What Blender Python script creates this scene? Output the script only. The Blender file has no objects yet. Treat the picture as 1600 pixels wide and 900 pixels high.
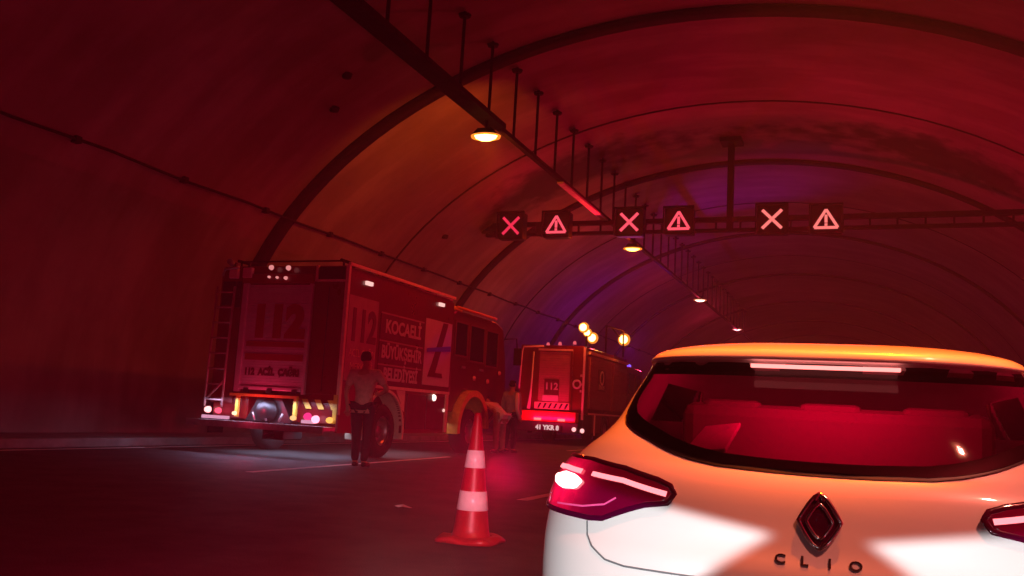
import bpy, bmesh, math, random
from mathutils import Vector, Matrix
R = math.radians
random.seed(7)
S = bpy.context.scene
COL = S.collection

# ------------------------------------------------------------------ camera
def cam_axes(yaw, pitch, roll):
    f = Vector((-math.sin(yaw)*math.cos(pitch), math.cos(yaw)*math.cos(pitch), math.sin(pitch)))
    r0 = Vector((math.cos(yaw), math.sin(yaw), 0)); u0 = r0.cross(f)
    r = r0*math.cos(roll)+u0*math.sin(roll); u = u0*math.cos(roll)-r0*math.sin(roll)
    return r, u, f
cd = bpy.data.cameras.new('camera'); cam = bpy.data.objects.new('camera', cd); COL.objects.link(cam)
r_, u_, f_ = cam_axes(R(21.45), R(7.95), R(3.2))
M = Matrix((( r_.x, u_.x, -f_.x, 0), (r_.y, u_.y, -f_.y, 0), (r_.z, u_.z, -f_.z, 1.0), (0, 0, 0, 1)))
cam.matrix_world = M
cd.sensor_fit = 'HORIZONTAL'; cd.sensor_width = 36; cd.lens = 36*1400/1600
cd.clip_start = 0.05; cd.clip_end = 600
S.camera = cam

# ------------------------------------------------------------------ world, exposure
w = bpy.data.worlds.new('World'); S.world = w; w.use_nodes = True
bg = w.node_tree.nodes['Background']; bg.inputs[0].default_value = (0.5, 0.0, 0.05, 1); bg.inputs[1].default_value = 0.02
S.view_settings.view_transform = 'Standard'; S.view_settings.look = 'None'
S.view_settings.exposure = 0.0; S.view_settings.gamma = 1
S.cycles.use_denoising = True
S.cycles.max_bounces = 8; S.cycles.diffuse_bounces = 4; S.cycles.volume_bounces = 1
S.cycles.sample_clamp_indirect = 4.0
S.cycles.caustics_reflective = False; S.cycles.caustics_refractive = False

RED = (1.0, 0.001, 0.03)
SODIUM = (1.0, 0.032, 0.003)
BLUE = (0.4, 0.0, 1.0)

def light(name, kind, loc, color, power, radius=.1, size=None, aim=None, spot=None, blend=.3, parent=None):
    l = bpy.data.lights.new(name, kind); l.color = color; l.energy = power
    if kind == 'AREA': l.shape = 'RECTANGLE'; l.size, l.size_y = size
    else: l.shadow_soft_size = radius
    if kind == 'SPOT': l.spot_size = R(spot); l.spot_blend = blend
    o = bpy.data.objects.new(name, l); COL.objects.link(o); o.location = loc
    if aim is not None:
        o.rotation_euler = (Vector(aim)-Vector(loc)).to_track_quat('-Z', 'Y').to_euler()
    return o

# ------------------------------------------------------------------ materials
MATS = {}
def mat(name, col, rough=.5, metal=0, noise=0, nscale=8, bump=0, bscale=40, emit=None, es=0, coat=0, spec=.5, dirt=None, trans=0, stretch=(1, 1, 1)):
    if name in MATS: return MATS[name]
    m = bpy.data.materials.new(name); m.use_nodes = True; nt = m.node_tree; N = nt.nodes; Lk = nt.links
    b = N['Principled BSDF']; b.inputs['Base Color'].default_value = (*col, 1)
    b.inputs['Roughness'].default_value = rough; b.inputs['Metallic'].default_value = metal
    b.inputs['Specular IOR Level'].default_value = spec
    if coat: b.inputs['Coat Weight'].default_value = coat; b.inputs['Coat Roughness'].default_value = .06
    if trans: b.inputs['Transmission Weight'].default_value = trans
    if emit:
        b.inputs['Emission Color'].default_value = (*emit, 1); b.inputs['Emission Strength'].default_value = es
    tc = N.new('ShaderNodeTexCoord'); mp = N.new('ShaderNodeMapping'); mp.inputs['Scale'].default_value = stretch
    Lk.new(tc.outputs['Object'], mp.inputs[0])
    if noise:
        n = N.new('ShaderNodeTexNoise'); n.inputs['Scale'].default_value = nscale; n.inputs['Detail'].default_value = 7; n.inputs['Roughness'].default_value = .62
        Lk.new(mp.outputs[0], n.inputs['Vector'])
        cr = N.new('ShaderNodeValToRGB'); cr.color_ramp.elements[0].position = .33; cr.color_ramp.elements[1].position = .68
        d = dirt if dirt else tuple(c*(1-noise) for c in col)
        cr.color_ramp.elements[0].color = (*d, 1); cr.color_ramp.elements[1].color = (*col, 1)
        Lk.new(n.outputs[0], cr.inputs[0]); Lk.new(cr.outputs[0], b.inputs['Base Color'])
        mr = N.new('ShaderNodeMapRange'); mr.inputs[3].default_value = min(1, rough*1.3); mr.inputs[4].default_value = rough*.8
        Lk.new(n.outputs[0], mr.inputs[0]); Lk.new(mr.outputs[0], b.inputs['Roughness'])
    if bump:
        n2 = N.new('ShaderNodeTexNoise'); n2.inputs['Scale'].default_value = bscale; n2.inputs['Detail'].default_value = 5
        Lk.new(mp.outputs[0], n2.inputs['Vector'])
        bp = N.new('ShaderNodeBump'); bp.inputs['Strength'].default_value = bump; bp.inputs['Distance'].default_value = .02
        Lk.new(n2.outputs[0], bp.inputs['Height']); Lk.new(bp.outputs[0], b.inputs['Normal'])
    MATS[name] = m; return m

def glow(name, col, strength):
    if name in MATS: return MATS[name]
    m = bpy.data.materials.new(name); m.use_nodes = True; nt = m.node_tree; nt.nodes.clear()
    e = nt.nodes.new('ShaderNodeEmission'); e.inputs[0].default_value = (*col, 1); e.inputs[1].default_value = strength
    o = nt.nodes.new('ShaderNodeOutputMaterial'); nt.links.new(e.outputs[0], o.inputs[0]); MATS[name] = m; return m

def concrete():
    m = mat('concrete_lining', (.34, .31, .28), .85, noise=.5, nscale=.3, bump=.35, bscale=3.0, dirt=(.22, .19, .165))
    nt = m.node_tree; N = nt.nodes; Lk = nt.links; b = N['Principled BSDF']
    src = b.inputs['Base Color'].links[0].from_socket
    tc = N.new('ShaderNodeTexCoord'); mp = N.new('ShaderNodeMapping'); mp.inputs['Scale'].default_value = (.3, 1.2, .3)
    n = N.new('ShaderNodeTexNoise'); n.inputs['Scale'].default_value = 1.1; n.inputs['Detail'].default_value = 6
    cr = N.new('ShaderNodeValToRGB'); cr.color_ramp.elements[0].position = .45; cr.color_ramp.elements[1].position = .62
    cr.color_ramp.elements[0].color = (.55, .5, .46, 1); cr.color_ramp.elements[1].color = (1, 1, 1, 1)
    mx = N.new('ShaderNodeMix'); mx.data_type = 'RGBA'; mx.blend_type = 'MULTIPLY'; mx.inputs[0].default_value = .5
    Lk.new(tc.outputs['Object'], mp.inputs[0]); Lk.new(mp.outputs[0], n.inputs['Vector']); Lk.new(n.outputs[0], cr.inputs[0])
    Lk.new(src, mx.inputs[6]); Lk.new(cr.outputs[0], mx.inputs[7])
    # one dark blotch with a noisy outline above the gantry's wall fixing
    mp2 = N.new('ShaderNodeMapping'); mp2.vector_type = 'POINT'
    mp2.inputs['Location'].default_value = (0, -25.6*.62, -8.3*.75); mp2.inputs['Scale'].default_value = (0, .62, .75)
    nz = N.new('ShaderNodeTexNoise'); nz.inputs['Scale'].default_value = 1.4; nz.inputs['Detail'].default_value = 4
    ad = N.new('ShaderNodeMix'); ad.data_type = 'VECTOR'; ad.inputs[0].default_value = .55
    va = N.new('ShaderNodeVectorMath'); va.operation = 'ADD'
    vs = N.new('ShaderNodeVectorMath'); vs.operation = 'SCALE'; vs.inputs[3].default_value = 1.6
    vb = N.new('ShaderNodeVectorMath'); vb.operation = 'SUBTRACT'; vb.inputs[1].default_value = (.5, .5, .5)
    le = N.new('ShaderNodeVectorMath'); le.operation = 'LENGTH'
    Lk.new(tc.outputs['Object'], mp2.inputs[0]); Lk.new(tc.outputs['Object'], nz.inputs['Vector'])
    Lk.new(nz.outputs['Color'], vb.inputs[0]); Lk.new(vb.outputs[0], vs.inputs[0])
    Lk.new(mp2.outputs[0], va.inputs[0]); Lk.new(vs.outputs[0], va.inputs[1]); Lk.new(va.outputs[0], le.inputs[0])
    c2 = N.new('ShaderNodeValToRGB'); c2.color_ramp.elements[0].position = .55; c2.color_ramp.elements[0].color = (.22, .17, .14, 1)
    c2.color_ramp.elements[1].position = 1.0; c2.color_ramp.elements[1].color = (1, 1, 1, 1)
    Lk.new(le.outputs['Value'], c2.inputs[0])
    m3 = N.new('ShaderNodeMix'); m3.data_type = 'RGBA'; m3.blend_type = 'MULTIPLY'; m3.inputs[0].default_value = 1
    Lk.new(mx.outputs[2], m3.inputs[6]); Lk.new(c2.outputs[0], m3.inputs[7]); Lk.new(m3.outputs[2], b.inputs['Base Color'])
    return m

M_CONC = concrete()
M_JOINT = mat('joint_soot', (.03, .022, .02), 1, noise=.3, nscale=3, spec=.05)
M_ASPH = mat('asphalt', (.036, .031, .030), .6, noise=.62, nscale=1.7, bump=.9, bscale=95)
M_KERB = mat('kerb_concrete', (.28, .27, .25), .85, noise=.4, nscale=3)
M_PAINTW = mat('road_paint', (.9, .87, .8), .6, noise=.35, nscale=9)
M_STEEL = mat('dark_steel', (.022, .018, .018), .8, noise=.4, nscale=6, spec=.15)
M_GALV = mat('galvanised_steel', (.45, .44, .42), .45, metal=.7, noise=.3, nscale=10)
M_TRED = mat('truck_red_paint', (.17, .005, .007), .28, coat=.6, noise=.18, nscale=3)
M_WHITE = mat('white_film', (.62, .58, .58), .35, noise=.12, nscale=4)
M_SHUT = mat('shutter_white', (.68, .6, .64), .38, metal=.2, noise=.15, nscale=5)
M_MAROON = mat('maroon_panel', (.13, .012, .03), .4, noise=.2, nscale=5)
M_GREYF = mat('grey_letters', (.1, .02, .03), .5)
M_BEIGE = mat('beige_trim', (.85, .68, .5), .45, noise=.2, nscale=8)
M_YEL = mat('yellow_paint', (.85, .6, .08), .45, noise=.25, nscale=12)
M_BLACK = mat('black_plastic', (.012, .012, .013), .45)
M_RUB = mat('tyre_rubber', (.02, .02, .02), .8, bump=.3, bscale=60)
M_RIM = mat('wheel_rim_metal', (.35, .34, .34), .4, metal=.8)
M_DGLASS = mat('vehicle_glass', (.015, .012, .015), .06, spec=.8)
M_STEPM = mat('step_treadplate', (.5, .5, .52), .35, metal=.7, noise=.3, nscale=20)

# ------------------------------------------------------------------ mesh builder
class MB:
    def __init__(s): s.v = []; s.f = []; s.sm = []
    def add(s, vs, fs, smooth=False):
        k = len(s.v); s.v += [tuple(v) for v in vs]; s.f += [tuple(i+k for i in f) for f in fs]; s.sm += [smooth]*len(fs); return s
    def box(s, x0, x1, y0, y1, z0, z1, m=None):
        x0, x1 = sorted((x0, x1)); y0, y1 = sorted((y0, y1)); z0, z1 = sorted((z0, z1))
        vs = [Vector((x, y, z)) for z in (z0, z1) for (x, y) in ((x0, y0), (x1, y0), (x1, y1), (x0, y1))]
        if m is not None: vs = [m @ v for v in vs]
        return s.add(vs, [(3, 2, 1, 0), (4, 5, 6, 7), (0, 1, 5, 4), (1, 2, 6, 5), (2, 3, 7, 6), (3, 0, 4, 7)])
    def tube(s, pts, r, n=10, cap=True, smooth=True):
        pts = [Vector(p) for p in pts]; rs = r if isinstance(r, (list, tuple)) else [r]*len(pts)
        vs = []; fs = []; up = None
        for i, p in enumerate(pts):
            t = (pts[min(i+1, len(pts)-1)]-pts[max(i-1, 0)]).normalized()
            if up is None:
                up = Vector((0, 0, 1)) if abs(t.z) < .9 else Vector((1, 0, 0))
            a = t.cross(up).normalized(); up = a.cross(t).normalized()
            for k in range(n):
                an = 2*math.pi*k/n; vs.append(p+(a*math.cos(an)+up*math.sin(an))*rs[i])
        for i in range(len(pts)-1):
            for k in range(n):
                fs.append((i*n+k, i*n+(k+1) % n, (i+1)*n+(k+1) % n, (i+1)*n+k))
        s.add(vs, fs, smooth)
        if cap:
            b = len(s.v)-len(vs)
            s.f += [tuple(b+k for k in range(n))[::-1], tuple(b+(len(pts)-1)*n+k for k in range(n))]; s.sm += [False]*2
        return s
    def lathe(s, prof, c=(0, 0, 0), n=32, m=None, smooth=True):
        # prof: (radius, height) about z
        vs = []; fs = []
        for (r, z) in prof:
            for k in range(n):
                a = 2*math.pi*k/n; v = Vector((r*math.cos(a), r*math.sin(a), z))
                if m is not None: v = m @ v
                vs.append(v+Vector(c))
        for i in range(len(prof)-1):
            for k in range(n):
                fs.append((i*n+k, i*n+(k+1) % n, (i+1)*n+(k+1) % n, (i+1)*n+k))
        return s.add(vs, fs, smooth)
    def prism(s, poly, fn, d0, d1):
        # poly of (a,b); fn(a,b,d)->Vector
        n = len(poly); vs = [fn(a, b, d0) for a, b in poly]+[fn(a, b, d1) for a, b in poly]
        fs = [tuple(range(n)), tuple(range(2*n-1, n-1, -1))]+[(i, i+n, (i+1) % n+n, (i+1) % n) for i in range(n)]
        return s.add(vs, fs)
    def build(s, name, m, root=None, parent=None, bevel=0, origin=None, label=None):
        me = bpy.data.meshes.new(name)
        o0 = Vector(origin) if origin is not None else (Vector(root['_o']) if root is not None else Vector((0, 0, 0)))
        me.from_pydata([Vector(v)-o0 for v in s.v], [], s.f); me.materials.append(m)
        me.polygons.foreach_set('use_smooth', s.sm)
        bm = bmesh.new(); bm.from_mesh(me); bmesh.ops.recalc_face_normals(bm, faces=bm.faces)
        bm.to_mesh(me); bm.free(); me.update()
        o = bpy.data.objects.new(name, me); COL.objects.link(o)
        par = parent if parent is not None else root
        if par is not None: o.parent = par
        else: o.location = o0
        if bevel:
            b = o.modifiers.new('bevel', 'BEVEL'); b.width = bevel; b.segments = 2; b.limit_method = 'ANGLE'; b.angle_limit = R(40)
        if label: o['label'] = label
        return o

def tag(o, label=None, cat=None, group=None, kind=None):
    for k, v in (('label', label), ('category', cat), ('group', group), ('kind', kind)):
        if v: o[k] = v
    return o
def empty(name, loc, label, cat, group=None):
    o = bpy.data.objects.new(name, None); COL.objects.link(o); o.location = loc; o.empty_display_size = .2
    o['_o'] = list(loc); return tag(o, label, cat, group)
def copy_tree(o, parent=None, delta=None):
    c = o.copy(); COL.objects.link(c); c.parent = parent
    if delta is not None: c.location = Vector(o.location)+Vector(delta)
    for ch in o.children: copy_tree(ch, c)
    return c

def text(mb, s, size, fn, depth=.006, offset=.0, sx=1.0):
    """lettering s centred on (0,0), sent through fn(a,b,d) onto its surface"""
    cu = bpy.data.curves.new('lettering', 'FONT'); cu.body = s; cu.size = size; cu.extrude = depth/2; cu.offset = offset
    cu.align_x = 'CENTER'; cu.align_y = 'CENTER'; cu.resolution_u = 4
    o = bpy.data.objects.new('lettering', cu); COL.objects.link(o)
    dg = bpy.context.evaluated_depsgraph_get(); me = bpy.data.meshes.new_from_object(o.evaluated_get(dg))
    mb.add([fn(v.co.x*sx, v.co.y, v.co.z) for v in me.vertices], [tuple(p.vertices) for p in me.polygons])
    bpy.data.objects.remove(o); bpy.data.curves.remove(cu); bpy.data.meshes.remove(me)
    return mb

# ================================================================== TUNNEL
TXC, TA, TB, TZ = -3.3, 11.0, 8.3, 1.1
def vault(t, off=0):      # t 0 = right spring, pi = left spring
    return (TXC+(TA-off)*math.cos(t), TZ+(TB-off)*math.sin(t))
def ceil_z(x): return TZ+TB*math.sqrt(max(0, 1-((x-TXC)/TA)**2))
NSEG = 56
def arc(off): return [(TXC+TA-off, 0)]+[vault(math.pi*i/NSEG, off) for i in range(NSEG+1)]+[(TXC-TA+off, 0)]
Y0T, Y1T = -24, 150
mb = MB(); a = arc(0); ob = arc(-.45)
ys = [Y0T+(Y1T-Y0T)*i/60 for i in range(61)]
vs = [(x, y, z) for y in ys for (x, z) in a]; n = len(a)
mb.add(vs, [(i*n+k, i*n+k+1, (i+1)*n+k+1, (i+1)*n+k) for i in range(60) for k in range(n-1)], True)
vs = [(x, y, z) for y in ys for (x, z) in ob]
mb.add(vs, [(i*n+k, i*n+k+1, (i+1)*n+k+1, (i+1)*n+k) for i in range(60) for k in range(n-1)], True)
for y in (Y0T, Y1T):
    mb.add([(x, y, z) for x, z in a]+[(x, y, z) for x, z in ob], [(k, k+1, n+k+1, n+k) for k in range(n-1)])
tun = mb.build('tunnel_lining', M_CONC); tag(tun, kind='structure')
def joint(y, wd=.5, off=.05, name='construction_joint'):
    mb = MB(); c = arc(off); c2 = arc(.004)
    vs = [(x, y-wd/2, z) for x, z in c2]+[(x, y-wd/2, z) for x, z in c]+[(x, y+wd/2, z) for x, z in c]+[(x, y+wd/2, z) for x, z in c2]
    mb.add(vs, [(j*n+k, j*n+k+1, (j+1)*n+k+1, (j+1)*n+k) for j in range(3) for k in range(n-1)], True)
    return mb.build(name, M_JOINT, parent=tun)
for y in (-15.4, -4.4, 6.6, 17.6, 28.6, 39.6, 50.6, 61.6, 72.6, 83.6): joint(y)
for y in (23.0, 34.1, 45.1): joint(y, .09, .015)

for (px_, pz_, py_) in ((-10.6, 0, 15.9), (-9.9, 0, 15.2), (-2.2, 0, 15.0), (-5.6, 0, 12.8), (-11.9, 0, 24.4)):
    zz = ceil_z(px_); mb = MB().lathe([(0, -.09), (.09, -.08), (.12, .02), (0, .06)], (px_, py_, zz), 10); mb.build('anchor_plate', M_STEEL, parent=tun)
# ground, walkways, paint
MB().box(-40, 34, -60, 260, -.5, 0).build('ground', mat('bare_ground', (.05, .045, .04), .9, noise=.3, nscale=.5)).hide_render = False
tag(bpy.data.objects['ground'], kind='structure')
road = MB().add([(-12.6, Y0T, .004), (6.1, Y0T, .004), (6.1, Y1T, .004), (-12.6, Y1T, .004)], [(0, 1, 2, 3)]).build('road', M_ASPH); tag(road, kind='structure')
for (x0, x1, nm) in ((-14.29, -12.6, 'left_walkway'), (6.1, 7.69, 'right_walkway')):
    tag(MB().box(x0, x1, Y0T, Y1T, .002, .16).build(nm, M_KERB, bevel=.02), kind='structure')
mb = MB()
def strip(x, y0, y1, wd=.14): mb.add([(x-wd/2, y0, .009), (x+wd/2, y0, .009), (x+wd/2, y1, .009), (x-wd/2, y1, .009)], [(0, 1, 2, 3)])
for k in range(-3, 14):
    mb.add([(-7.84-.0, 10.36+k*15, .009), (-7.70, 10.36+k*15, .009), (-8.10, 17.7+k*15, .009), (-8.24, 17.7+k*15, .009)], [(0, 1, 2, 3)]) if k == 0 else strip(-7.95, 10.4+k*15, 17.7+k*15)
    strip(-3.66, 10.0+k*15, 17.4+k*15)
    strip(.95, 10.0+k*15, 17.4+k*15)
strip(5.75, Y0T, Y1T, .16); strip(-12.25, Y0T, Y1T, .16)
tag(mb.build('road_marking', M_PAINTW), kind='structure')

# cable along the left wall
wt = math.pi-math.asin((5.3-TZ)/TB); wx = vault(wt, .07)[0]
mb = MB(); mb.tube([(wx, y, 5.3+.025*math.sin(y*1.7)) for y in range(-20, 121, 2)], .03, 8)
cab = mb.build('wall_cable', M_STEEL, origin=(wx, 20, 5.3))
tag(cab, 'thin dark cable run clipped along the left tunnel wall above the fire trucks', 'cable')
for k in range(30):
    y = -10.3+k*2.7; MB().box(wx-.08, wx+.05, y-.06, y+.06, 5.24, 5.36).build('cable_clip', M_STEEL, parent=cab, origin=(wx, 20, 5.3))

# ceiling rail with hangers
RX = -7.3
rail = empty('lighting_rail', (RX, 20, 7.1), 'long dark lighting rail hung from the vault on a row of thin rods', 'rail')
MB().box(RX-.2, RX+.2, -12, 17.2, 7.03, 7.15).build('cable_tray', M_STEEL, rail, bevel=.01)
MB().box(RX-.06, RX+.06, 17.2, 90, 7.05, 7.15).build('rail_beam', M_STEEL, rail)
MB().box(RX-.09, RX+.09, 21.6, 26.4, 7.0, 7.047).build('pale_rail_face', mat('rail_pale', (.6, .5, .45), .4, noise=.4, nscale=6), rail)  # paler stretch along the underside of the rail
for k in range(-6, 32):
    y = 16.68+k*1.47; zt = ceil_z(RX)
    mb = MB().tube([(RX, y, 7.1), (RX, y, zt-.02)], .035, 8)
    mb.lathe([(0, -.05), (.11, -.05), (.13, .0), (.0, .03)], (RX, y, zt-.08), 12)
    mb.build('hanger_rod', M_STEEL, rail)

# lamps
def tunnel_lamp(y, x=RX, z=6.82, col=(1, .62, .16), es=30, label='', power=120, lc=SODIUM, real=True):
    t = empty('tunnel_lamp', (x, y, z), label, 'lamp', 'tunnel lamps under the lighting rail')
    MB().tube([(x, y, z+.1), (x, y, 7.05 if x == RX else ceil_z(x))], .03, 8).build('stem', M_STEEL, t)
    mb = MB()
    mb.add([(x-.24, y-.17, z+.0), (x+.24, y-.17, z), (x+.24, y+.17, z), (x-.24, y+.17, z), (x-.15, y-.12, z+.13), (x+.15, y-.12, z+.13), (x+.15, y+.12, z+.13), (x-.15, y+.12, z+.13)],
           [(0, 1, 5, 4), (1, 2, 6, 5), (2, 3, 7, 6), (3, 0, 4, 7), (4, 5, 6, 7)])
    mb.build('housing', M_STEEL, t, bevel=.01)
    mb = MB(); mb.lathe([(.001, -.11), (.13, -.095), (.21, -.055), (.24, 0), (.001, .0)], (x, y, z-.004), 20, Matrix.Diagonal((1.05, .8, 1)))
    ln = mb.build('lens', glow('lamp_lens_%d' % round(y), col, es), t)
    mb = MB(); mb.lathe([(.245, -.015), (.30, -.05), (.31, -.012), (.26, -.0)], (x, y, z-.004), 24, Matrix.Diagonal((1.05, .8, 1))); mb.build('lens_halo', glow('halo_%d' % round(y), (col[0], col[1]*.5, col[2]*.3), min(1.4, es*.12)), t, parent=ln)  # dim glowing ring around the lens stands in for bloom
    return t
tunnel_lamp(16.6, z=6.72, label='brightest amber tunnel lamp, nearest one hanging below the ceiling rail', col=(1, .52, .09), es=16)
tunnel_lamp(29.7, z=6.86, label='amber tunnel lamp showing just under the row of red lane signals', col=(1, .52, .08), es=10)
tunnel_lamp(43.8, z=7.02, label='small pinkish white tunnel lamp beyond the signal gantry, above the far truck', col=(1, .5, .38), es=7)
tunnel_lamp(58.2, z=7.12, label='farthest and smallest pinkish tunnel lamp, just above the white car roof', col=(1, .4, .42), es=5)
light('sodium_near', 'SPOT', (RX, 16.6, 6.6), SODIUM, 470, .15, aim=(RX-.5, 16.6, 0), spot=176, blend=.5)
light('sodium_near_spill', 'SPOT', (RX, 16.9, 6.55), (1, .12, .008), 520, .05, aim=(-11.5, 23.0, 6.2), spot=125, blend=1)
light('sodium_second', 'POINT', (RX, 29.7, 6.6), SODIUM, 190, .15)
light('pink_third', 'POINT', (RX, 43.8, 6.75), (1, .04, .1), 110, .15)
light('pink_fourth', 'POINT', (RX, 58.2, 6.85), (1, .03, .12), 170, .15)
tunnel_lamp(.6, x=2.6, z=6.9, label='added amber lamp overhead behind the white hatchback, put in to light its tailgate', es=3)  # extra lamp added out of view for the tailgate's light
tunnel_lamp(3.4, x=.7, z=6.9, label='amber tunnel lamp hanging straight above the white hatchback roof', es=3)
light('sodium_over_roof', 'SPOT', (.7, 3.4, 6.7), (1.0, .12, .0), 8500, .1, aim=(-.1, 3.75, 1.3), spot=19, blend=.35)
light('tailgate_fill', 'SPOT', (2.6, .6, 6.7), (1.0, .21, .14), 1800, .15, aim=(-.1, 3.6, 1.0), spot=36, blend=.6)  # added fill spot that warms the tailgate

# ================================================================== GANTRY AND SIGNALS
GY = 26.0
g = empty('sign_gantry', (-3.55, GY, 6.8), 'dark steel gantry beam across the tunnel carrying red lane signals', 'gantry')
xl = -11.25; xr = 5.2
MB().box(xl, xr, GY+.05, GY+.2, 6.88, 7.02).box(xl, xr, GY+.05, GY+.2, 6.58, 6.68).build('beam', M_STEEL, g)
for k in range(24):
    x = xl+.3+k*.7
    if x < xr-.3: MB().box(x-.025, x+.025, GY+.09, GY+.16, 6.66, 6.9).build('brace', M_STEEL, g)
zc = ceil_z(-3.55)
mb = MB().box(-3.64, -3.46, GY+.03, GY+.21, 6.6, zc-.05).box(-3.86, -3.24, GY-.2, GY+.44, zc-.16, zc-.03); mb.build('hanger_post', M_STEEL, g, bevel=.01)
mb = MB().tube([(xl+.1, GY+.1, 6.8), (xl-.08, GY+.1, 7.15), (xl+.55, GY+.1, 7.65)], [.09, .08, .06], 8)
mb.tube([(xl-.15, GY+.1, 6.78), (xl+.5, GY+.1, 6.82)], .1, 8)
mb.build('wall_bracket', M_STEEL, g)
mb = MB().box(xl+1.72, xl+2.1, GY-.05, GY+.3, 6.62, 7.0); mb.build('junction_box', M_BLACK, g, bevel=.03)

def housing(t, x, z, w2, h2, y=GY):
    mb = MB().box(x-w2, x+w2, y-.38, y-.02, z-h2, z+h2); mb.build('housing', M_BLACK, t, bevel=.03)
    mb = MB().box(x-w2-.03, x+w2+.03, y-.5, y-.385, z+h2-.02, z+h2+.03).box(x-w2-.03, x-w2+.0, y-.5, y-.385, z-h2, z+h2).box(x+w2, x+w2+.03, y-.5, y-.385, z-h2, z+h2)
    mb.build('visor', M_BLACK, t)
def seg(mb, x0, z0, x1, z1, th, y):
    d = Vector((x1-x0, 0, z1-z0)); nrm = Vector((-d.z, 0, d.x)).normalized()*th/2
    P = [Vector((x0, y, z0)), Vector((x1, y, z1))]
    vs = [P[0]+nrm, P[0]-nrm, P[1]-nrm, P[1]+nrm]
    mb.add(vs+[v+Vector((0, .02, 0)) for v in vs], [(0, 1, 2, 3), (7, 6, 5, 4), (0, 4, 5, 1), (1, 5, 6, 2), (2, 6, 7, 3), (3, 7, 4, 0)])
def lane_x(x, z, label, m):
    t = empty('lane_signal', (x, GY, z), label, 'signal', 'red cross lane signals on the gantry')
    housing(t, x, z, .42, .42)
    mb = MB(); r = .265; y = GY-.405
    n = 3.2
    seg(mb, x-r, z-r, x-.03, z-.03, .085, y); seg(mb, x+.03, z+.03, x+r, z+r, .085, y)
    seg(mb, x-r, z+r, x-.03, z+.03, .085, y); seg(mb, x+.03, z-.03, x+r, z-r, .085, y)
    seg(mb, x-.045, z, x+.045, z, .085, y)
    mb.build('lit_cross', m, t)
def lane_tri(x, z, label, m):
    t = empty('warning_signal', (x, GY, z), label, 'signal', 'lit warning triangle signals on the gantry')
    housing(t, x, z, .42, .40)
    mb = MB(); y = GY-.405; A = (x, z+.27); B = (x-.31, z-.24); C = (x+.31, z-.24)
    seg(mb, *A, *B, .075, y); seg(mb, *C, *A, .075, y-.003); seg(mb, *B, *C, .075, y-.006)
    seg(mb, x, z+.12, x, z-.10, .075, y-.009); seg(mb, x, z-.125, x, z-.19, .075, y-.009)
    mb.build('lit_triangle', m, t)
G1 = glow('led_red', (1, .03, .09), 1.0); G2 = glow('led_pink', (1, .085, .13), 1.3); G3 = glow('led_pale', (1, .2, .18), 1.2)
lane_x(-10.22, 6.82, 'lit red cross signal nearest the left wall on the gantry', G1)
lane_tri(-8.72, 6.82, 'lit red warning triangle between the left and middle crosses', G2)
lane_x(-6.43, 6.84, 'lit red cross signal directly above the second amber lamp', G2)
lane_tri(-4.95, 6.84, 'lit red warning triangle just left of the gantry hanger post', G2)
lane_x(-2.32, 6.82, 'pale lit cross signal right of the gantry hanger post', G3)
lane_tri(-.88, 6.78, 'pale lit warning triangle at the right of the signal row', G3)
light('hidden_red_fill', 'POINT', (.6, 23.0, .85), (1, .0, .05), 760, .05)  # unseen red fill added behind the hatchback, reddens vault and trucks
light('signal_wash', 'AREA', (-4.5, GY-.7, 6.7), RED, 170, size=(10, .6), aim=(-5, 0, -1))

# ================================================================== FIRE TRUCKS
def side_fn(x, yc, zc):   # letters on a side facing +X, reading left to right along +Y
    return lambda a, b, d: Vector((x+d, yc+a, zc+b))
def rear_fn(y, xc, zc):   # on a rear face facing -Y
    return lambda a, b, d: Vector((xc+a, y-d, zc+b))
def quad_rear(mb, y, x0, x1, z0, z1, th=.01): return mb.box(x0, x1, y-th, y, z0, z1)
def quad_side(mb, x, y0, y1, z0, z1, th=.01): return mb.box(x, x+th, y0, y1, z0, z1)
def wheel(root, x, y, r=.52, wd=.34, side=1):
    mt = Matrix.Rotation(R(90)*side, 4, 'Y')
    ty = MB().lathe([(r*.55, -wd/2), (r*.9, -wd/2), (r*.99, -wd*.36), (r, 0), (r*.99, wd*.36), (r*.9, wd/2), (r*.55, wd/2), (r*.55, -wd/2)], (x, y, r), 36, mt)
    hub = ty.build('wheel', M_RUB, root)
    rm = MB().lathe([(0, wd*.2), (r*.18, wd*.22), (r*.2, wd*.1), (r*.42, wd*.02), (r*.5, wd*.3), (r*.56, wd*.46), (r*.57, -wd*.3), (0, -wd*.3)], (x, y, r), 28, mt)
    for k in range(8):
        a_ = k*math.pi/4; rm.lathe([(0, wd*.16), (.022, wd*.16), (.022, wd*.05)], (x, y+r*.3*math.cos(a_), r+r*.3*math.sin(a_)), 8, mt)
    rm.build('rim', M_RIM, root, parent=hub)
def arch_band(mb, x0, x1, yc, zc, r0, r1, a0=0, a1=180, n=24, sy=1.0):
    for i in range(n):
        t0 = R(a0+(a1-a0)*i/n); t1 = R(a0+(a1-a0)*(i+1)/n)
        P = [(yc+sy*r*math.cos(t), zc+r*math.sin(t)) for t in (t0, t1) for r in (r0, r1)]
        vs = [(x, *p) for x in (x0, x1) for p in P]
        mb.add(vs, [(0, 1, 3, 2), (4, 6, 7, 5), (1, 5, 7, 3), (0, 2, 6, 4)]+([(0, 4, 5, 1)] if i == 0 else [])+([(2, 3, 7, 6)] if i == n-1 else []), False)
    return mb
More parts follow.
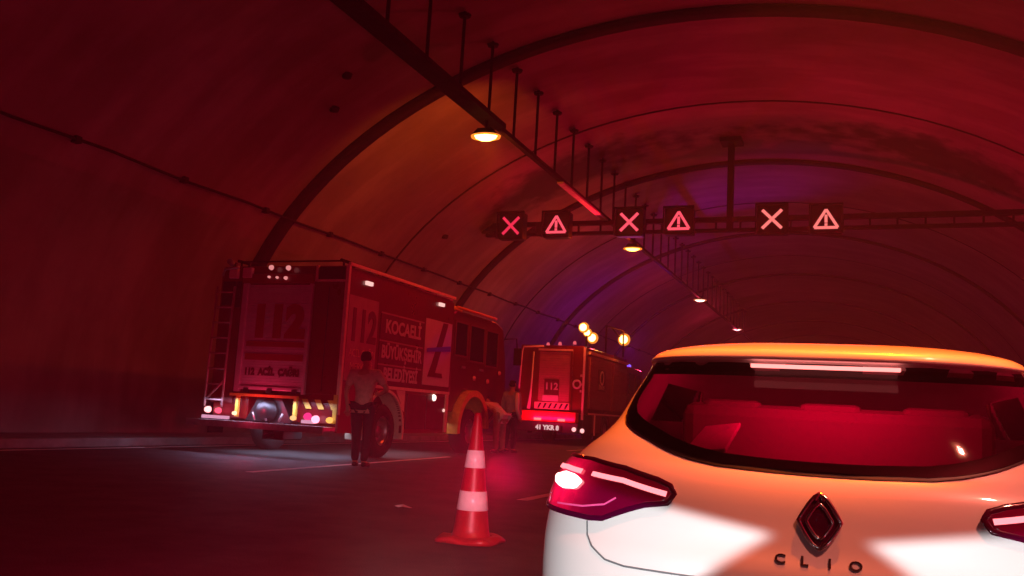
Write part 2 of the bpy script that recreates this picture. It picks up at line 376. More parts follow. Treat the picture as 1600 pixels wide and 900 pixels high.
def holed_side(mb, x, th, y0, y1, z0, z1, holes):
    """side skin with round wheel openings: holes = (yc, zc, r)"""
    y = y0; st = .03
    while y < y1-1e-6:
        yn = min(y+st, y1); zb = z0
        for (yc, zc, r) in holes:
            d = abs((y+yn)/2-yc)
            if d < r: zb = max(zb, zc+math.sqrt(r*r-d*d))
        if zb < z1: mb.box(x-th, x, y, yn, zb, z1)
        y = yn
    return mb

# ---------------- near truck
XR, XL, YR_ = -8.65, -11.45, 13.9
T1 = empty('fire_truck', ((XR+XL)/2, 18, 0), 'nearest red fire engine with 112 markings and an open rear, beside the standing man', 'fire engine')
mb = MB()
mb.box(XL, XR-.05, YR_+.02, 18.5, 1.34, 3.5)                      # box body above the wheels
mb.box(XL+.35, XR-.4, YR_+.9, 21.9, .75, 1.34)                    # chassis
mb.box(XL+.05, -10.6, YR_+.02, YR_+.9, .62, 1.34); mb.box(-9.62, XR-.05, YR_+.02, YR_+.9, .62, 1.34)
mb.build('body', M_TRED, T1, bevel=.02)
mb = holed_side(MB(), XR, .05, YR_+.02, 18.5, .48, 1.40, [(15.57, .52, .76)]); mb.build('side_skirt', mat('skirt_red', (.22, .008, .012), .45), T1)
mb = MB(); quad_side(mb, XR-.05, YR_+.05, 18.48, 1.42, 3.42, .05); mb.build('side_panel', M_TRED, T1)
mb = MB(); arch_band(mb, XR-.35, XR+.03, 15.57, .52, .76, .81, -12, 192); mb.build('wheel_arch', M_BEIGE, T1)
mb = MB().add([(XR+.006, 16.0, 1.33), (XR+.006, 16.38, 1.33), (XR+.006, 16.38, .9), (XR+.006, 16.3, .95), (XR+.006, 16.2, 1.1), (XR+.006, 16.05, 1.25)], [(0, 1, 2, 3, 4, 5)])
mb.build('arch_corner', M_BEIGE, T1)
mb = MB(); arch_band(mb, XR-.5, XR+.1, 19.78, .56, .78, .93, 2, 186); mb.build('front_wheel_arch', M_YEL, T1)
for (x, s_) in ((XR-.17, 1), (XL+.2, -1)):
    wheel(T1, x, 15.57, side=s_); wheel(T1, x, 19.78, side=s_)
# trims
mb = MB().box(XR-.02, XR+.03, YR_+.0, 18.5, 3.5, 3.56); mb.build('roof_edge', M_BEIGE, T1)
mb = MB().box(XR-.045, XR+.02, YR_-.03, YR_+.04, .8, 3.5); mb.build('corner_strip', M_BEIGE, T1)
mb = MB().box(XR+.0, XR+.03, YR_+1.0, 18.45, 1.335, 1.395); mb.build('sill_strip', M_BEIGE, T1)
mb = MB().box(XR+.0, XR+.03, 18.28, 18.42, .5, 1.33); mb.build('pillar_strip', M_BEIGE, T1)
# roof rack
mb = MB()
for x in (XR-.25, XL+.25): mb.tube([(x, YR_+.1, 3.62), (x, 18.3, 3.62)], .03, 8)
for k in range(7): mb.tube([(XL+.25, YR_+.2+k*.66, 3.62), (XR-.25, YR_+.2+k*.66, 3.62)], .018, 6)
for k in range(4):
    for x in (XR-.25, XL+.25): mb.tube([(x, YR_+.2+k*1.3, 3.5), (x, YR_+.2+k*1.3, 3.62)], .02, 6)
mb.build('roof_rack', M_STEEL, T1)
# cab
mb = MB(); prof = [(18.6, .95), (18.6, 3.22), (18.8, 3.3), (21.2, 3.3), (21.75, 3.15), (22.02, 2.3), (22.1, 1.6), (22.1, .6), (20.75, .6), (20.6, 1.1), (20.1, 1.48), (19.4, 1.48), (18.95, 1.1), (18.9, .95)]
mb.prism(prof, lambda a_, b_, d: Vector((d, a_, b_)), XL+.12, XR-.06); mb.build('cab', mat('cab_red_dark', (.13, .005, .007), .3, coat=.5, noise=.2, nscale=3), T1, bevel=.04)
for (y0, y1, z0, z1) in ((18.78, 19.42, 2.28, 3.02), (19.62, 20.45, 2.2, 3.02), (20.62, 21.35, 2.15, 3.0)):
    mb = MB(); mb.prism([(y0, z0), (y1, z0-.0), (y1-.03, z1), (y0+.03, z1)], lambda a_, b_, d: Vector((d, a_, b_)), XR-.075, XR-.045)
    wn = mb.build('cab_window', M_DGLASS, T1)
    mb = MB().box(XR-.06, XR-.034, y0-.05, y0-.01, z0-.04, z1+.04).box(XR-.06, XR-.034, y1+.01, y1+.05, z0-.04, z1+.04).box(XR-.06, XR-.036, y0-.02, y1+.02, z0-.04, z0-.005).box(XR-.06, XR-.036, y0-.02, y1+.02, z1+.005, z1+.04); mb.build('window_frame', mat('frame_grey', (.16, .05, .06), .5), T1, parent=wn)
for y in (19.3, 20.4):
    MB().box(XR-.05, XR-.01, y-.14, y+.04, 1.98, 2.03).build('door_handle', M_GALV, T1)
MB().box(XL+.3, XR-.1, 18.75, 19.2, 3.3, 3.4).build('roof_light_bar', M_YEL, T1, bevel=.03)
mb = MB().tube([(XR-.02, 18.7, 3.36), (XR-.02, 21.1, 3.36)], .035, 8); mb.build('cab_gutter', mat('lit_edge_orange', (.75, .3, .08), .4), T1)  # orange light along the cab roof edge put into its colour
mb = MB().tube([(XR, 21.7, 2.9), (XR+.22, 22.0, 2.95), (XR+.26, 22.05, 2.4)], .018, 6); ar = mb.build('mirror_arm', M_BLACK, T1)
MB().box(XR+.15, XR+.36, 22.0, 22.08, 2.25, 2.7).build('mirror', M_BLACK, T1, parent=ar, bevel=.02)
mb = MB().box(XL+.3, XR-.25, 22.0, 22.06, 1.55, 2.7); mb.build('windscreen', M_DGLASS, T1)
mb = MB().box(XL+.1, XR-.02, 22.08, 22.3, .45, .85); mb.build('front_bumper', M_WHITE, T1, bevel=.04)
# lockers under the body
for (y0, y1) in ((16.45, 17.3), (17.36, 18.24)):
    mb = MB(); quad_side(mb, XR+.002, y0, y1, .56, 1.28, .02); mb.build('locker_door', M_MAROON, T1, bevel=.01)
# side graphics
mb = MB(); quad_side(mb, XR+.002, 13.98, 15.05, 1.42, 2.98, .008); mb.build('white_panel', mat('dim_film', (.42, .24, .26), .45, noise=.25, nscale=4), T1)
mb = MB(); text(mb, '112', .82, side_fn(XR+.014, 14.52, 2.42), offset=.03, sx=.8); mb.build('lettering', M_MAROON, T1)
mb = MB(); text(mb, 'ACİL ÇAĞRI', .2, side_fn(XR+.014, 14.55, 1.93), sx=.85); text(mb, 'MERKEZİ', .2, side_fn(XR+.014, 14.55, 1.68)); mb.build('lettering', M_BEIGE, T1)
for (z0, z1, s_, sc) in ((2.3, 2.78, 'KOCAELİ', .36), (1.84, 2.24, 'BÜYÜKŞEHİR', .34), (1.44, 1.78, 'BELEDİYESİ', .34)):
    mb = MB(); quad_side(mb, XR+.002, 15.17, 17.02, z0, z1, .01); mb.build('name_panel', M_MAROON, T1)
    mb = MB(); quad_side(mb, XR+.003, 15.17, 17.02, z1+.005, z1+.035, .01); mb.build('panel_edge', mat('edge_pink', (.4, .22, .24), .5), T1)
    mb = MB(); text(mb, s_, sc, side_fn(XR+.016, 16.12, (z0+z1)/2), offset=.012, sx=.82 if len(s_) > 8 else 1); mb.build('lettering', M_WHITE, T1)
mb = MB(); quad_side(mb, XR+.002, 17.1, 18.42, 1.5, 2.92, .01); mb.build('emblem_panel', M_WHITE, T1)
mb = MB(); f = lambda a_, b_, d: Vector((XR+.015+d, a_, b_))
mb.prism([(17.95, 2.9), (18.2, 2.9), (17.62, 1.68), (17.72, 1.9), (17.28, 1.9), (17.45, 1.68)][:3]+[(17.3, 1.68), (17.5, 2.0)], f, 0, .006)
mb.prism([(17.62, 1.78), (18.0, 1.78), (18.05, 1.68), (17.6, 1.68)], f, 0, .006); mb.build('swoosh', M_TRED, T1)
mb = MB(); mb.prism([(17.2, 2.28), (18.38, 2.42), (18.38, 2.3), (17.2, 2.2)], f, .008, .012); mb.build('blue_reflection', mat('reflection_blue', (.12, .08, .6), .35), T1)  # blue reflection on the panel, put in as a coloured strip
for (y, z, s2) in ((14.6, 3.27, .11), (17.77, 3.29, .11)):
    MB().box(XR+.0, XR+.05, y-s2, y+s2, z-.035, z+.035).build('side_marker_lamp', glow('marker_white', (1, .55, .5), 1.2), T1)
mb = MB().lathe([(0, .05), (.06, .04), (.075, 0)], (XR+.01, 17.69, 1.24), 16, Matrix.Rotation(R(90), 4, 'Y')); mb.build('side_marker_lamp', glow('marker_bright', (1, .75, .65), 3), T1)
mb = MB().lathe([(0, .05), (.03, .04), (.04, 0)], (XR+.01, 18.2, .98), 12, Matrix.Rotation(R(90), 4, 'Y')); mb.build('side_marker_lamp', glow('marker_white', (1, .55, .5), 1.2), T1)
for y, z in ((20.75, 1.75), (21.5, 2.0), (19.9, 1.78)):
    mb = MB().lathe([(0, .05), (.05, .04), (.06, 0)], (XR-.03, y, z), 12, Matrix.Rotation(R(90), 4, 'Y')); mb.build('reflector', mat('reflector_pink', (.8, .35, .35), .2), T1)
# rear face
Y = YR_
mb = MB(); quad_rear(mb, Y+.02, -9.36, XR-.07, 1.15, 3.16, .02); mb.build('rear_door', M_TRED, T1, bevel=.008)
mb = MB(); quad_rear(mb, Y+.005, -9.04, -9.03, 1.2, 3.1, .012); mb.build('door_seam', M_BLACK, T1)
for x0, x1 in ((-10.92, -10.8), (-9.43, -9.37)):
    MB().box(x0, x1, Y-.05, Y+.02, 1.12, 3.16).build('shutter_rail', M_SHUT, T1, bevel=.01)
mb = MB()
for k in range(38): mb.box(-10.8, -9.43, Y-.02-.004*(k % 2), Y+.02, 1.24+k*.05, 1.24+k*.05+.046)
mb.build('roller_shutter', M_SHUT, T1)
MB().box(-10.8, -9.43, Y-.06, Y+.02, 1.17, 1.235).build('shutter_bar', M_SHUT, T1, bevel=.01)
MB().box(-10.92, -9.36, Y-.08, Y+.02, 3.16, 3.34).build('shutter_box', mat('shutter_hood', (.25, .02, .03), .4), T1, bevel=.02)
mb = MB(); text(mb, '112', .78, rear_fn(Y-.033, -10.08, 2.42), offset=.055, sx=1.0)
quad_rear(mb, Y-.027, -10.74, -9.46, 1.97, 2.07, .006); quad_rear(mb, Y-.027, -10.74, -9.46, 1.72, 1.84, .006); mb.build('red_lettering', mat('film_red', (.3, .01, .02), .4), T1)
mb = MB(); text(mb, '112  ACİL  ÇAĞRI', .17, rear_fn(Y-.033, -10.12, 1.5), offset=.012, sx=.9); mb.build('lettering', M_MAROON, T1)
for x in (-10.62, -10.1, -9.56): MB().box(x-.05, x+.05, Y-.08, Y-.02, 1.12, 1.2).build('shutter_latch', M_BLACK, T1)
# top of the rear
MB().box(-9.28, XR-.1, Y-.02, Y+.02, 3.24, 3.47).build('rear_vent', M_BLACK, T1)
mb = MB(); mb.box(-9.3, XR-.07, Y-.04, Y+.02, 3.2, 3.235).box(-9.33, -9.29, Y-.04, Y+.02, 3.2, 3.5); mb.build('vent_frame', M_BEIGE, T1)
for x, z, s2 in ((-11.14, 3.36, .1), (-10.82, 3.37, .11)):
    mb = MB().box(x-s2, x+s2, Y-.1, Y-.02, z-.11, z+.09); wl = mb.build('work_lamp', mat('lamp_glass', (.75, .55, .55), .15), T1, bevel=.02)
    MB().box(x-.02, x+.02, Y-.06, Y-.02, z+.09, z+.2).build('lamp_bracket', M_BLACK, T1, parent=wl)
mb = MB().tube([(-11.38, Y-.1, 3.3), (-11.3, Y-.14, 3.42), (-11.0, Y-.12, 3.46)], .025, 8); mb.tube([(-11.3, Y-.05, 3.6), (-11.18, Y-.05, 3.5)], .06, 8); mb.build('hand_rail', M_GALV, T1)
for x, z, r_b in ((-10.27, 3.45, .05), (-9.89, 3.44, .05), (-10.3, 3.27, .025), (-10.12, 3.26, .025), (-9.93, 3.25, .035)):
    mb = MB().lathe([(0, .05), (r_b*.8, .04), (r_b, 0)], (x, Y-.1, z), 12, Matrix.Rotation(R(90), 4, 'X')); mb.build('marker_lamp', glow('marker_dim', (1, .32, .32), .8 if r_b > .04 else .35), T1)
# left column and ladder
mb = MB().box(XL+.0, -10.95, Y-.01, Y+.02, .9, 3.3); mb.build('left_rear_panel', mat('dark_red_panel', (.14, .006, .008), .5), T1)
mb = MB().box(-11.4, -11.12, Y-.03, Y-.01, 2.75, 3.2).box(-11.08, -10.98, Y-.03, Y-.01, 2.7, 3.2); mb.build('rear_recess', M_BLACK, T1)
mb = MB()
for x in (-11.5, -11.1): mb.tube([(x, Y-.1, .82), (x, Y-.1, 1.66), (x, Y-.06, 3.1)], .022, 8)
for k in range(8): z = .95+k*.29; mb.tube([(-11.5, Y-.1, z), (-11.1, Y-.1, z)], .016, 6)
mb.tube([(-11.48, Y-.1, .95), (-11.12, Y-.1, 1.3)], .02, 6)
mb.build('rear_ladder', mat('ladder_pink', (.5, .32, .32), .4, metal=.3), T1)
# yellow frame, coupling, hazard stripes
mb = MB().box(-10.95, -9.46, Y-.1, Y-.04, 1.04, 1.09).box(-10.8, -10.74, Y-.1, Y-.04, .66, 1.04).box(-9.53, -9.47, Y-.1, Y-.04, .66, 1.04).box(XR-.08, XR+.0, Y-.05, Y-.032, .64, 1.15)
mb.build('yellow_frame', M_YEL, T1)
mb = MB().box(-10.6, -9.62, Y+.3, Y+.32, .6, 1.05)
mb.prism([(-10.62, .6), (-10.38, 1.02), (-9.85, 1.02), (-9.6, .6)], rear_fn(Y, 0, 0), -.28, .0); mb.build('pump_recess', M_BLACK, T1)
mt = Matrix.Rotation(R(90), 4, 'X')
mb = MB().lathe([(.0, .12), (.16, .12), (.17, .0), (.22, 0), (.22, -.05)], (-10.12, Y-.06, .8), 8, mt); mb.build('hose_coupling', M_BLACK, T1)
for x in (-10.3, -10.05, -9.78):
    mb = MB().tube([(x, Y-.14, .62), (x+(.07 if x > -10 else -.06), Y-.14, .76)], .02, 6); mb.build('valve_lever', M_GALV, T1)
mb = MB()
for k in range(3):
    x = -9.42+k*.27; mb.prism([(x, 1.05), (x+.12, 1.05), (x+.22, .88), (x+.1, .88)], rear_fn(Y-.0, 0, 0), .004, .01)
mb.build('hazard_stripe', M_YEL, T1)
for x, z, c, s_, r_b in ((-11.4, .76, (1, .4, .4), 2.5, .06), (-11.16, .75, (1, .08, .16), 1.6, .055), (-10.78, .72, (1, .6, .4), 1.8, .04), (-9.5, .7, (1, .5, .2), 1.4, .045),
                         (-9.2, .74, (1, .04, .25), 1.1, .07), (-9.03, .7, (1, .35, .5), 2.2, .07), (-8.74, .7, (1, .45, .1), 1.4, .055)):
    mb = MB().lathe([(0, .05), (r_b*.8, .04), (r_b, 0), (r_b, -.04)], (x, Y-.12, z), 16, mt); mb.build('tail_lamp', glow('tail_%d' % round(-x*100), c, s_), T1)
mb = MB().box(-9.3, -9.06, Y-.15, Y-.08, .62, .68).box(-11.5, -10.9, Y-.15, Y-.1, .6, .66); mb.build('lamp_strip', glow('strip_white', (.9, .4, .6), .8), T1)
mb = MB().box(-11.6, XR-.0, Y-.42, Y-.02, .5, .58); mb.build('rear_step', M_STEPM, T1, bevel=.015)
mb = MB().box(-11.6, XR+.0, Y-.44, Y-.42, .47, .585); mb.build('step_edge', M_GALV, T1)
mb = MB().box(-10.0, -9.55, Y-.3, Y+.3, .3, .47); mb.tube([(-9.78, Y-.5, .36), (-9.78, Y-.2, .38)], .05, 10); mb.build('tow_hitch', M_BLACK, T1, bevel=.02)
light('under_truck_white', 'AREA', (-10.1, 15.0, .46), (.62, .66, 1.0), 24, size=(2.4, 1.6), aim=(-10.1, 15.0, 0))
light('under_truck_side', 'AREA', (-9.6, 17.9, .70), (.9, .5, .6), 18, size=(1.6, 2.6), aim=(-9.6, 17.9, 0))
light('truck_tail_red', 'POINT', (-10.2, Y-.5, .8), (1, .03, .11), 14, .02)
light('step_light', 'AREA', (-10.1, Y-.25, 1.0), (.6, .6, 1.0), 26, size=(2.6, .1), aim=(-10.1, Y-.25, 0))

# ---------------- far truck
XR2, XL2, Y2 = -9.07, -11.5, 30.5
T2 = empty('fire_truck', ((XR2+XL2)/2, 35, 0), 'farther red fire engine with lit work lights raised on its roof', 'fire engine')
mb = MB().box(XL2, XR2-.05, Y2+.02, 36.9, 1.1, 3.5).box(XL2+.3, XR2-.35, Y2+.8, 40.3, .7, 1.1); mb.build('body', M_TRED, T2, bevel=.02)
mb = holed_side(MB(), XR2, .05, Y2+.6, 36.9, .45, 1.32, [(33.6, .52, .72)]); mb.build('side_skirt', M_MAROON, T2)
mb = MB(); mb.prism([(37.0, .95), (37.0, 3.1), (37.4, 3.25), (39.6, 3.2), (40.2, 2.3), (40.4, .6), (39.5, .6), (39.2, 1.3), (38.3, 1.3), (38.0, .95)], lambda a_, b_, d: Vector((d, a_, b_)), XL2+.1, XR2-.05)
mb.build('cab', M_TRED, T2, bevel=.04)
for y0, y1 in ((37.3, 38.2), (38.5, 39.4)): MB().box(XR2-.06, XR2-.03, y0, y1, 2.1, 2.95).build('cab_window', M_DGLASS, T2)
for (x, s_) in ((XR2-.18, 1), (XL2+.2, -1)):
    wheel(T2, x, 33.6, side=s_); wheel(T2, x, 38.8, side=s_)
for y0, y1 in ((31.3, 34.3), (34.5, 36.8)):
    mb = MB()
    for k in range(20): mb.box(XR2-.05, XR2-.0+.006*(k % 2), y0, y1, 1.2+k*.1, 1.2+k*.1+.092)
    mb.build('side_shutter', mat('shutter_red_grey', (.34, .1, .1), .4, noise=.2, nscale=4), T2)
MB().box(XR2-.05, XR2+.02, Y2+.7, 36.9, 3.26, 3.36).build('side_trim', M_BEIGE, T2)
MB().box(XR2-.05, XR2+.02, Y2+.7, 36.9, 1.1, 1.16).build('side_trim', M_BEIGE, T2)
mb = MB().box(XR2+.008, XR2+.02, 32.3, 33.3, 2.0, 2.8); bd = mb.build('side_badge', M_MAROON, T2)
mb = MB().lathe([(.27, 0), (.27, .01), (.2, .01), (.2, 0)], (XR2+.022, 32.8, 2.48), 20, Matrix.Rotation(R(90), 4, 'Y')); mb.build('badge_ring', M_BEIGE, T2, parent=bd)
mb = MB(); text(mb, 'İTFAİYE', .22, side_fn(XR2+.026, 32.8, 2.12)); mb.build('lettering', M_BEIGE, T2, parent=bd)
MB().box(XR2-.045, XR2+.03, Y2-.03, Y2+.04, .9, 3.45).build('corner_strip', mat('pale_strip', (.75, .6, .55), .4), T2)
MB().box(XR2-.0, XR2+.04, 32.0, 32.06, .35, 1.1).build('skirt_strip', mat('pale_strip', (.75, .6, .55), .4), T2)
MB().box(XR2-.4, XR2+.02, Y2+.05, Y2+1.2, .42, 1.08).build('rear_locker', M_BLACK, T2, bevel=.02)
mb = MB()
for k in range(24): mb.box(-10.74, -9.58, Y2-.02-.006*(k % 2), Y2+.02, 1.28+k*.083, 1.28+k*.083+.077)
mb.build('roller_shutter', mat('shutter_pinkish', (.48, .2, .2), .4, noise=.2, nscale=4), T2)
for x0, x1 in ((-10.82, -10.74), (-9.58, -9.5)): MB().box(x0, x1, Y2-.05, Y2+.02, 1.2, 3.3).build('shutter_rail', M_TRED, T2)
MB().box(-10.8, -9.52, Y2-.06, Y2+.02, 3.3, 3.37).build('shutter_hood', M_BEIGE, T2)
MB().box(-10.52, -9.97, Y2-.045, Y2-.03, 1.68, 2.28).build('sign_board', M_MAROON, T2)
mb = MB(); text(mb, '112', .34, rear_fn(Y2-.05, -10.25, 2.02), offset=.01); mb.build('lettering', M_WHITE, T2)
MB().box(-10.58, -9.98, Y2-.05, Y2-.03, 1.5, 1.72).build('rear_plate', M_WHITE, T2, bevel=.01)
mb = MB().box(-10.84, -9.55, Y2-.09, Y2-.05, 1.22, 1.46); cb = mb.build('chevron_board', mat('chevron_cream', (.8, .65, .4), .4), T2)
mb = MB()
for k in range(6):
    x = -10.74+k*.2; mb.prism([(x, 1.25), (x+.09, 1.43), (x+.17, 1.43), (x+.08, 1.25)], rear_fn(Y2-.09, 0, 0), .003, .008)
mb.build('chevron', M_BLACK, T2, parent=cb)
MB().box(XL2-.0, -9.2, Y2-.35, Y2+.02, .78, 1.15).build('rear_bumper', mat('bumper_red', (.6, .02, .02), .35, coat=.5), T2, bevel=.04)
for x in (-10.6, -9.72): MB().box(x-.13, x+.13, Y2-.38, Y2-.35, .82, .9).build('bumper_lamp', glow('bumper_pink', (1, .25, .25), 1.3), T2)
pl = MB().box(-10.75, -9.75, Y2-.3, Y2-.27, .46, .68).build('number_plate', M_BLACK, T2)
mb = MB(); text(mb, '41 YKR 8', .22, rear_fn(Y2-.305, -10.25, .57), offset=.01); mb.build('plate_lettering', glow('plate_lit', (1, .6, .6), .9), T2, parent=pl)
MB().box(XL2+.1, XR2-.1, Y2-.2, Y2+.3, .42, .78).build('rear_crossmember', M_BLACK, T2)
mb = MB().lathe([(.17, 0), (.17, .02), (.1, .02), (.1, 0)], (-9.32, Y2-.0, 2.14), 24, mt); mb.build('round_sign', M_WHITE, T2)
for z in (2.45, 2.14, 1.9): MB().box(-9.2, -9.13, Y2-.03, Y2+.0, z-.04, z+.04).build('reflector', M_WHITE, T2)
for x, z in ((-9.28, .56), (-8.98, .53)):
    mb = MB().lathe([(0, .05), (.07, .04), (.08, 0)], (x, Y2-.25, z), 12, mt); mb.build('fog_lamp', glow('bumper_pink2', (1, .4, .4), 1.8), T2)
mb = MB().tube([(-11.45, Y2-.12, 1.9), (-11.4, Y2-.12, 3.2), (-11.36, Y2-.08, 3.42), (-10.6, Y2-.08, 3.46)], .035, 8); mb.build('grab_rail', mat('pale_strip', (.75, .6, .55), .4), T2)
mb = MB().tube([(-11.05, Y2-.12, 1.2), (-10.99, Y2-.12, 1.9), (-10.95, Y2-.12, 3.25)], [.07, .035, .03], 8); mb.build('grab_rail', mat('pale_strip', (.75, .6, .55), .4), T2)
for (x, z) in ((-10.5, 3.55), (-10.05, 3.58), (-9.5, 3.62), (-9.35, 3.4)):
    mb = MB().lathe([(0, .12), (.05, .1), (.07, 0)], (x, Y2+.1, z-.06), 12); mb.build('beacon', glow('beacon_red', (1, .12, .16), .9), T2)
MB().tube([(-9.1, 30.7, 3.5), (-9.1, 30.7, 4.2)], .03, 8).build('light_post', M_STEEL, T2)
mb = MB(); mb.tube([(-8.9, 32.6, 3.45), (-8.9, 32.6, 4.45), (-8.8, 34.8, 4.5), (-8.8, 34.9, 3.45)], .035, 8); mb.tube([(-8.9, 33.4, 4.45), (-8.8, 34.2, 4.2)], .03, 6)
mb.build('light_mast', M_STEEL, T2)
WARM = glow('work_light_warm', (1, .6, .14), 9)
for (x, y, z, r_b) in ((-9.17, 30.5, 4.16, .13), (-9.09, 30.75, 4.0, .11), (-8.97, 31.0, 3.84, .14), (-8.82, 35.0, 4.17, .17)):
    mb = MB().lathe([(0, .1), (r_b*.7, .07), (r_b, 0), (r_b*.6, -.1), (0, -.12)], (x, y-.05, z), 16, mt); wk = mb.build('work_light', WARM, T2)
    mb = MB().lathe([(0, -.02), (r_b*1.45, -.02), (r_b*1.5, -.06), (r_b*.8, -.18), (0, -.2)], (x, y-.02, z), 20, mt); mb.build('work_light_halo', glow('halo_amber', (1, .3, .03), 1.1), T2, parent=wk)  # amber glowing surround imitates the soft glare of each work light
light('roof_work_light', 'POINT', (-9.0, 30.2, 4.2), (1, .1, .02), 90, .03)
light('roof_work_light_far', 'POINT', (-8.6, 34.9, 4.3), (1, .1, .02), 60, .03)
light('rear_red_fill', 'AREA', (-10.2, 29.5, .9), (1, .005, .08), 40, size=(1.6, .1), aim=(-10.2, 31, 1.3))  # unseen red fill added behind the far truck to light its rear
# blue beacons on the cab
bb = MB().box(XL2+.3, XR2-.3, 38.3, 38.7, 3.2, 3.4); bb = bb.build('beacon_bar', glow('beacon_blue', (.2, .1, 1), 2.0), T2, bevel=.05)
light('blue_beacon', 'POINT', (-9.6, 39.2, 4.0), BLUE, 100, .03)
light('blue_beam', 'SPOT', (-9.6, 38.6, 3.7), BLUE, 1100, .1, aim=(-5.0, 33.2, 8.6), spot=34, blend=1)
light('panel_blue_fill', 'SPOT', (-5.2, 25.6, 6.3), (.2, .08, 1), 220, .1, aim=(XR, 17.9, 2.35), spot=5, blend=.9)  # added blue spot without a fixture, tints the near truck's emblem panel

# ================================================================== PEOPLE
def skin(name, nodes, edges, m, root, parent=None, sub=2):
    """one continuous skinned body; nodes: (x,y,z,r) world coords"""
    me = bpy.data.meshes.new(name); me.from_pydata([n_[:3] for n_ in nodes], edges, [])
    o = bpy.data.objects.new(name, me); COL.objects.link(o)
    md = o.modifiers.new('skin', 'SKIN'); md.use_smooth_shade = True
    if not me.skin_vertices: me.attributes  # layer is made by the modifier
    for i, n_ in enumerate(nodes):
        rr = n_[3] if isinstance(n_[3], tuple) else (n_[3], n_[3])
        me.skin_vertices[0].data[i].radius = rr
        me.skin_vertices[0].data[i].use_root = (i == 0)
    sb = o.modifiers.new('sub', 'SUBSURF'); sb.levels = sub; sb.render_levels = sub
    dg = bpy.context.evaluated_depsgraph_get(); m2 = bpy.data.meshes.new_from_object(o.evaluated_get(dg))
    bpy.data.objects.remove(o)
    mb = MB(); mb.add([v.co for v in m2.vertices], [tuple(p.vertices) for p in m2.polygons], True)
    bpy.data.meshes.remove(m2)
    return mb.build(name, m, root, parent=parent)

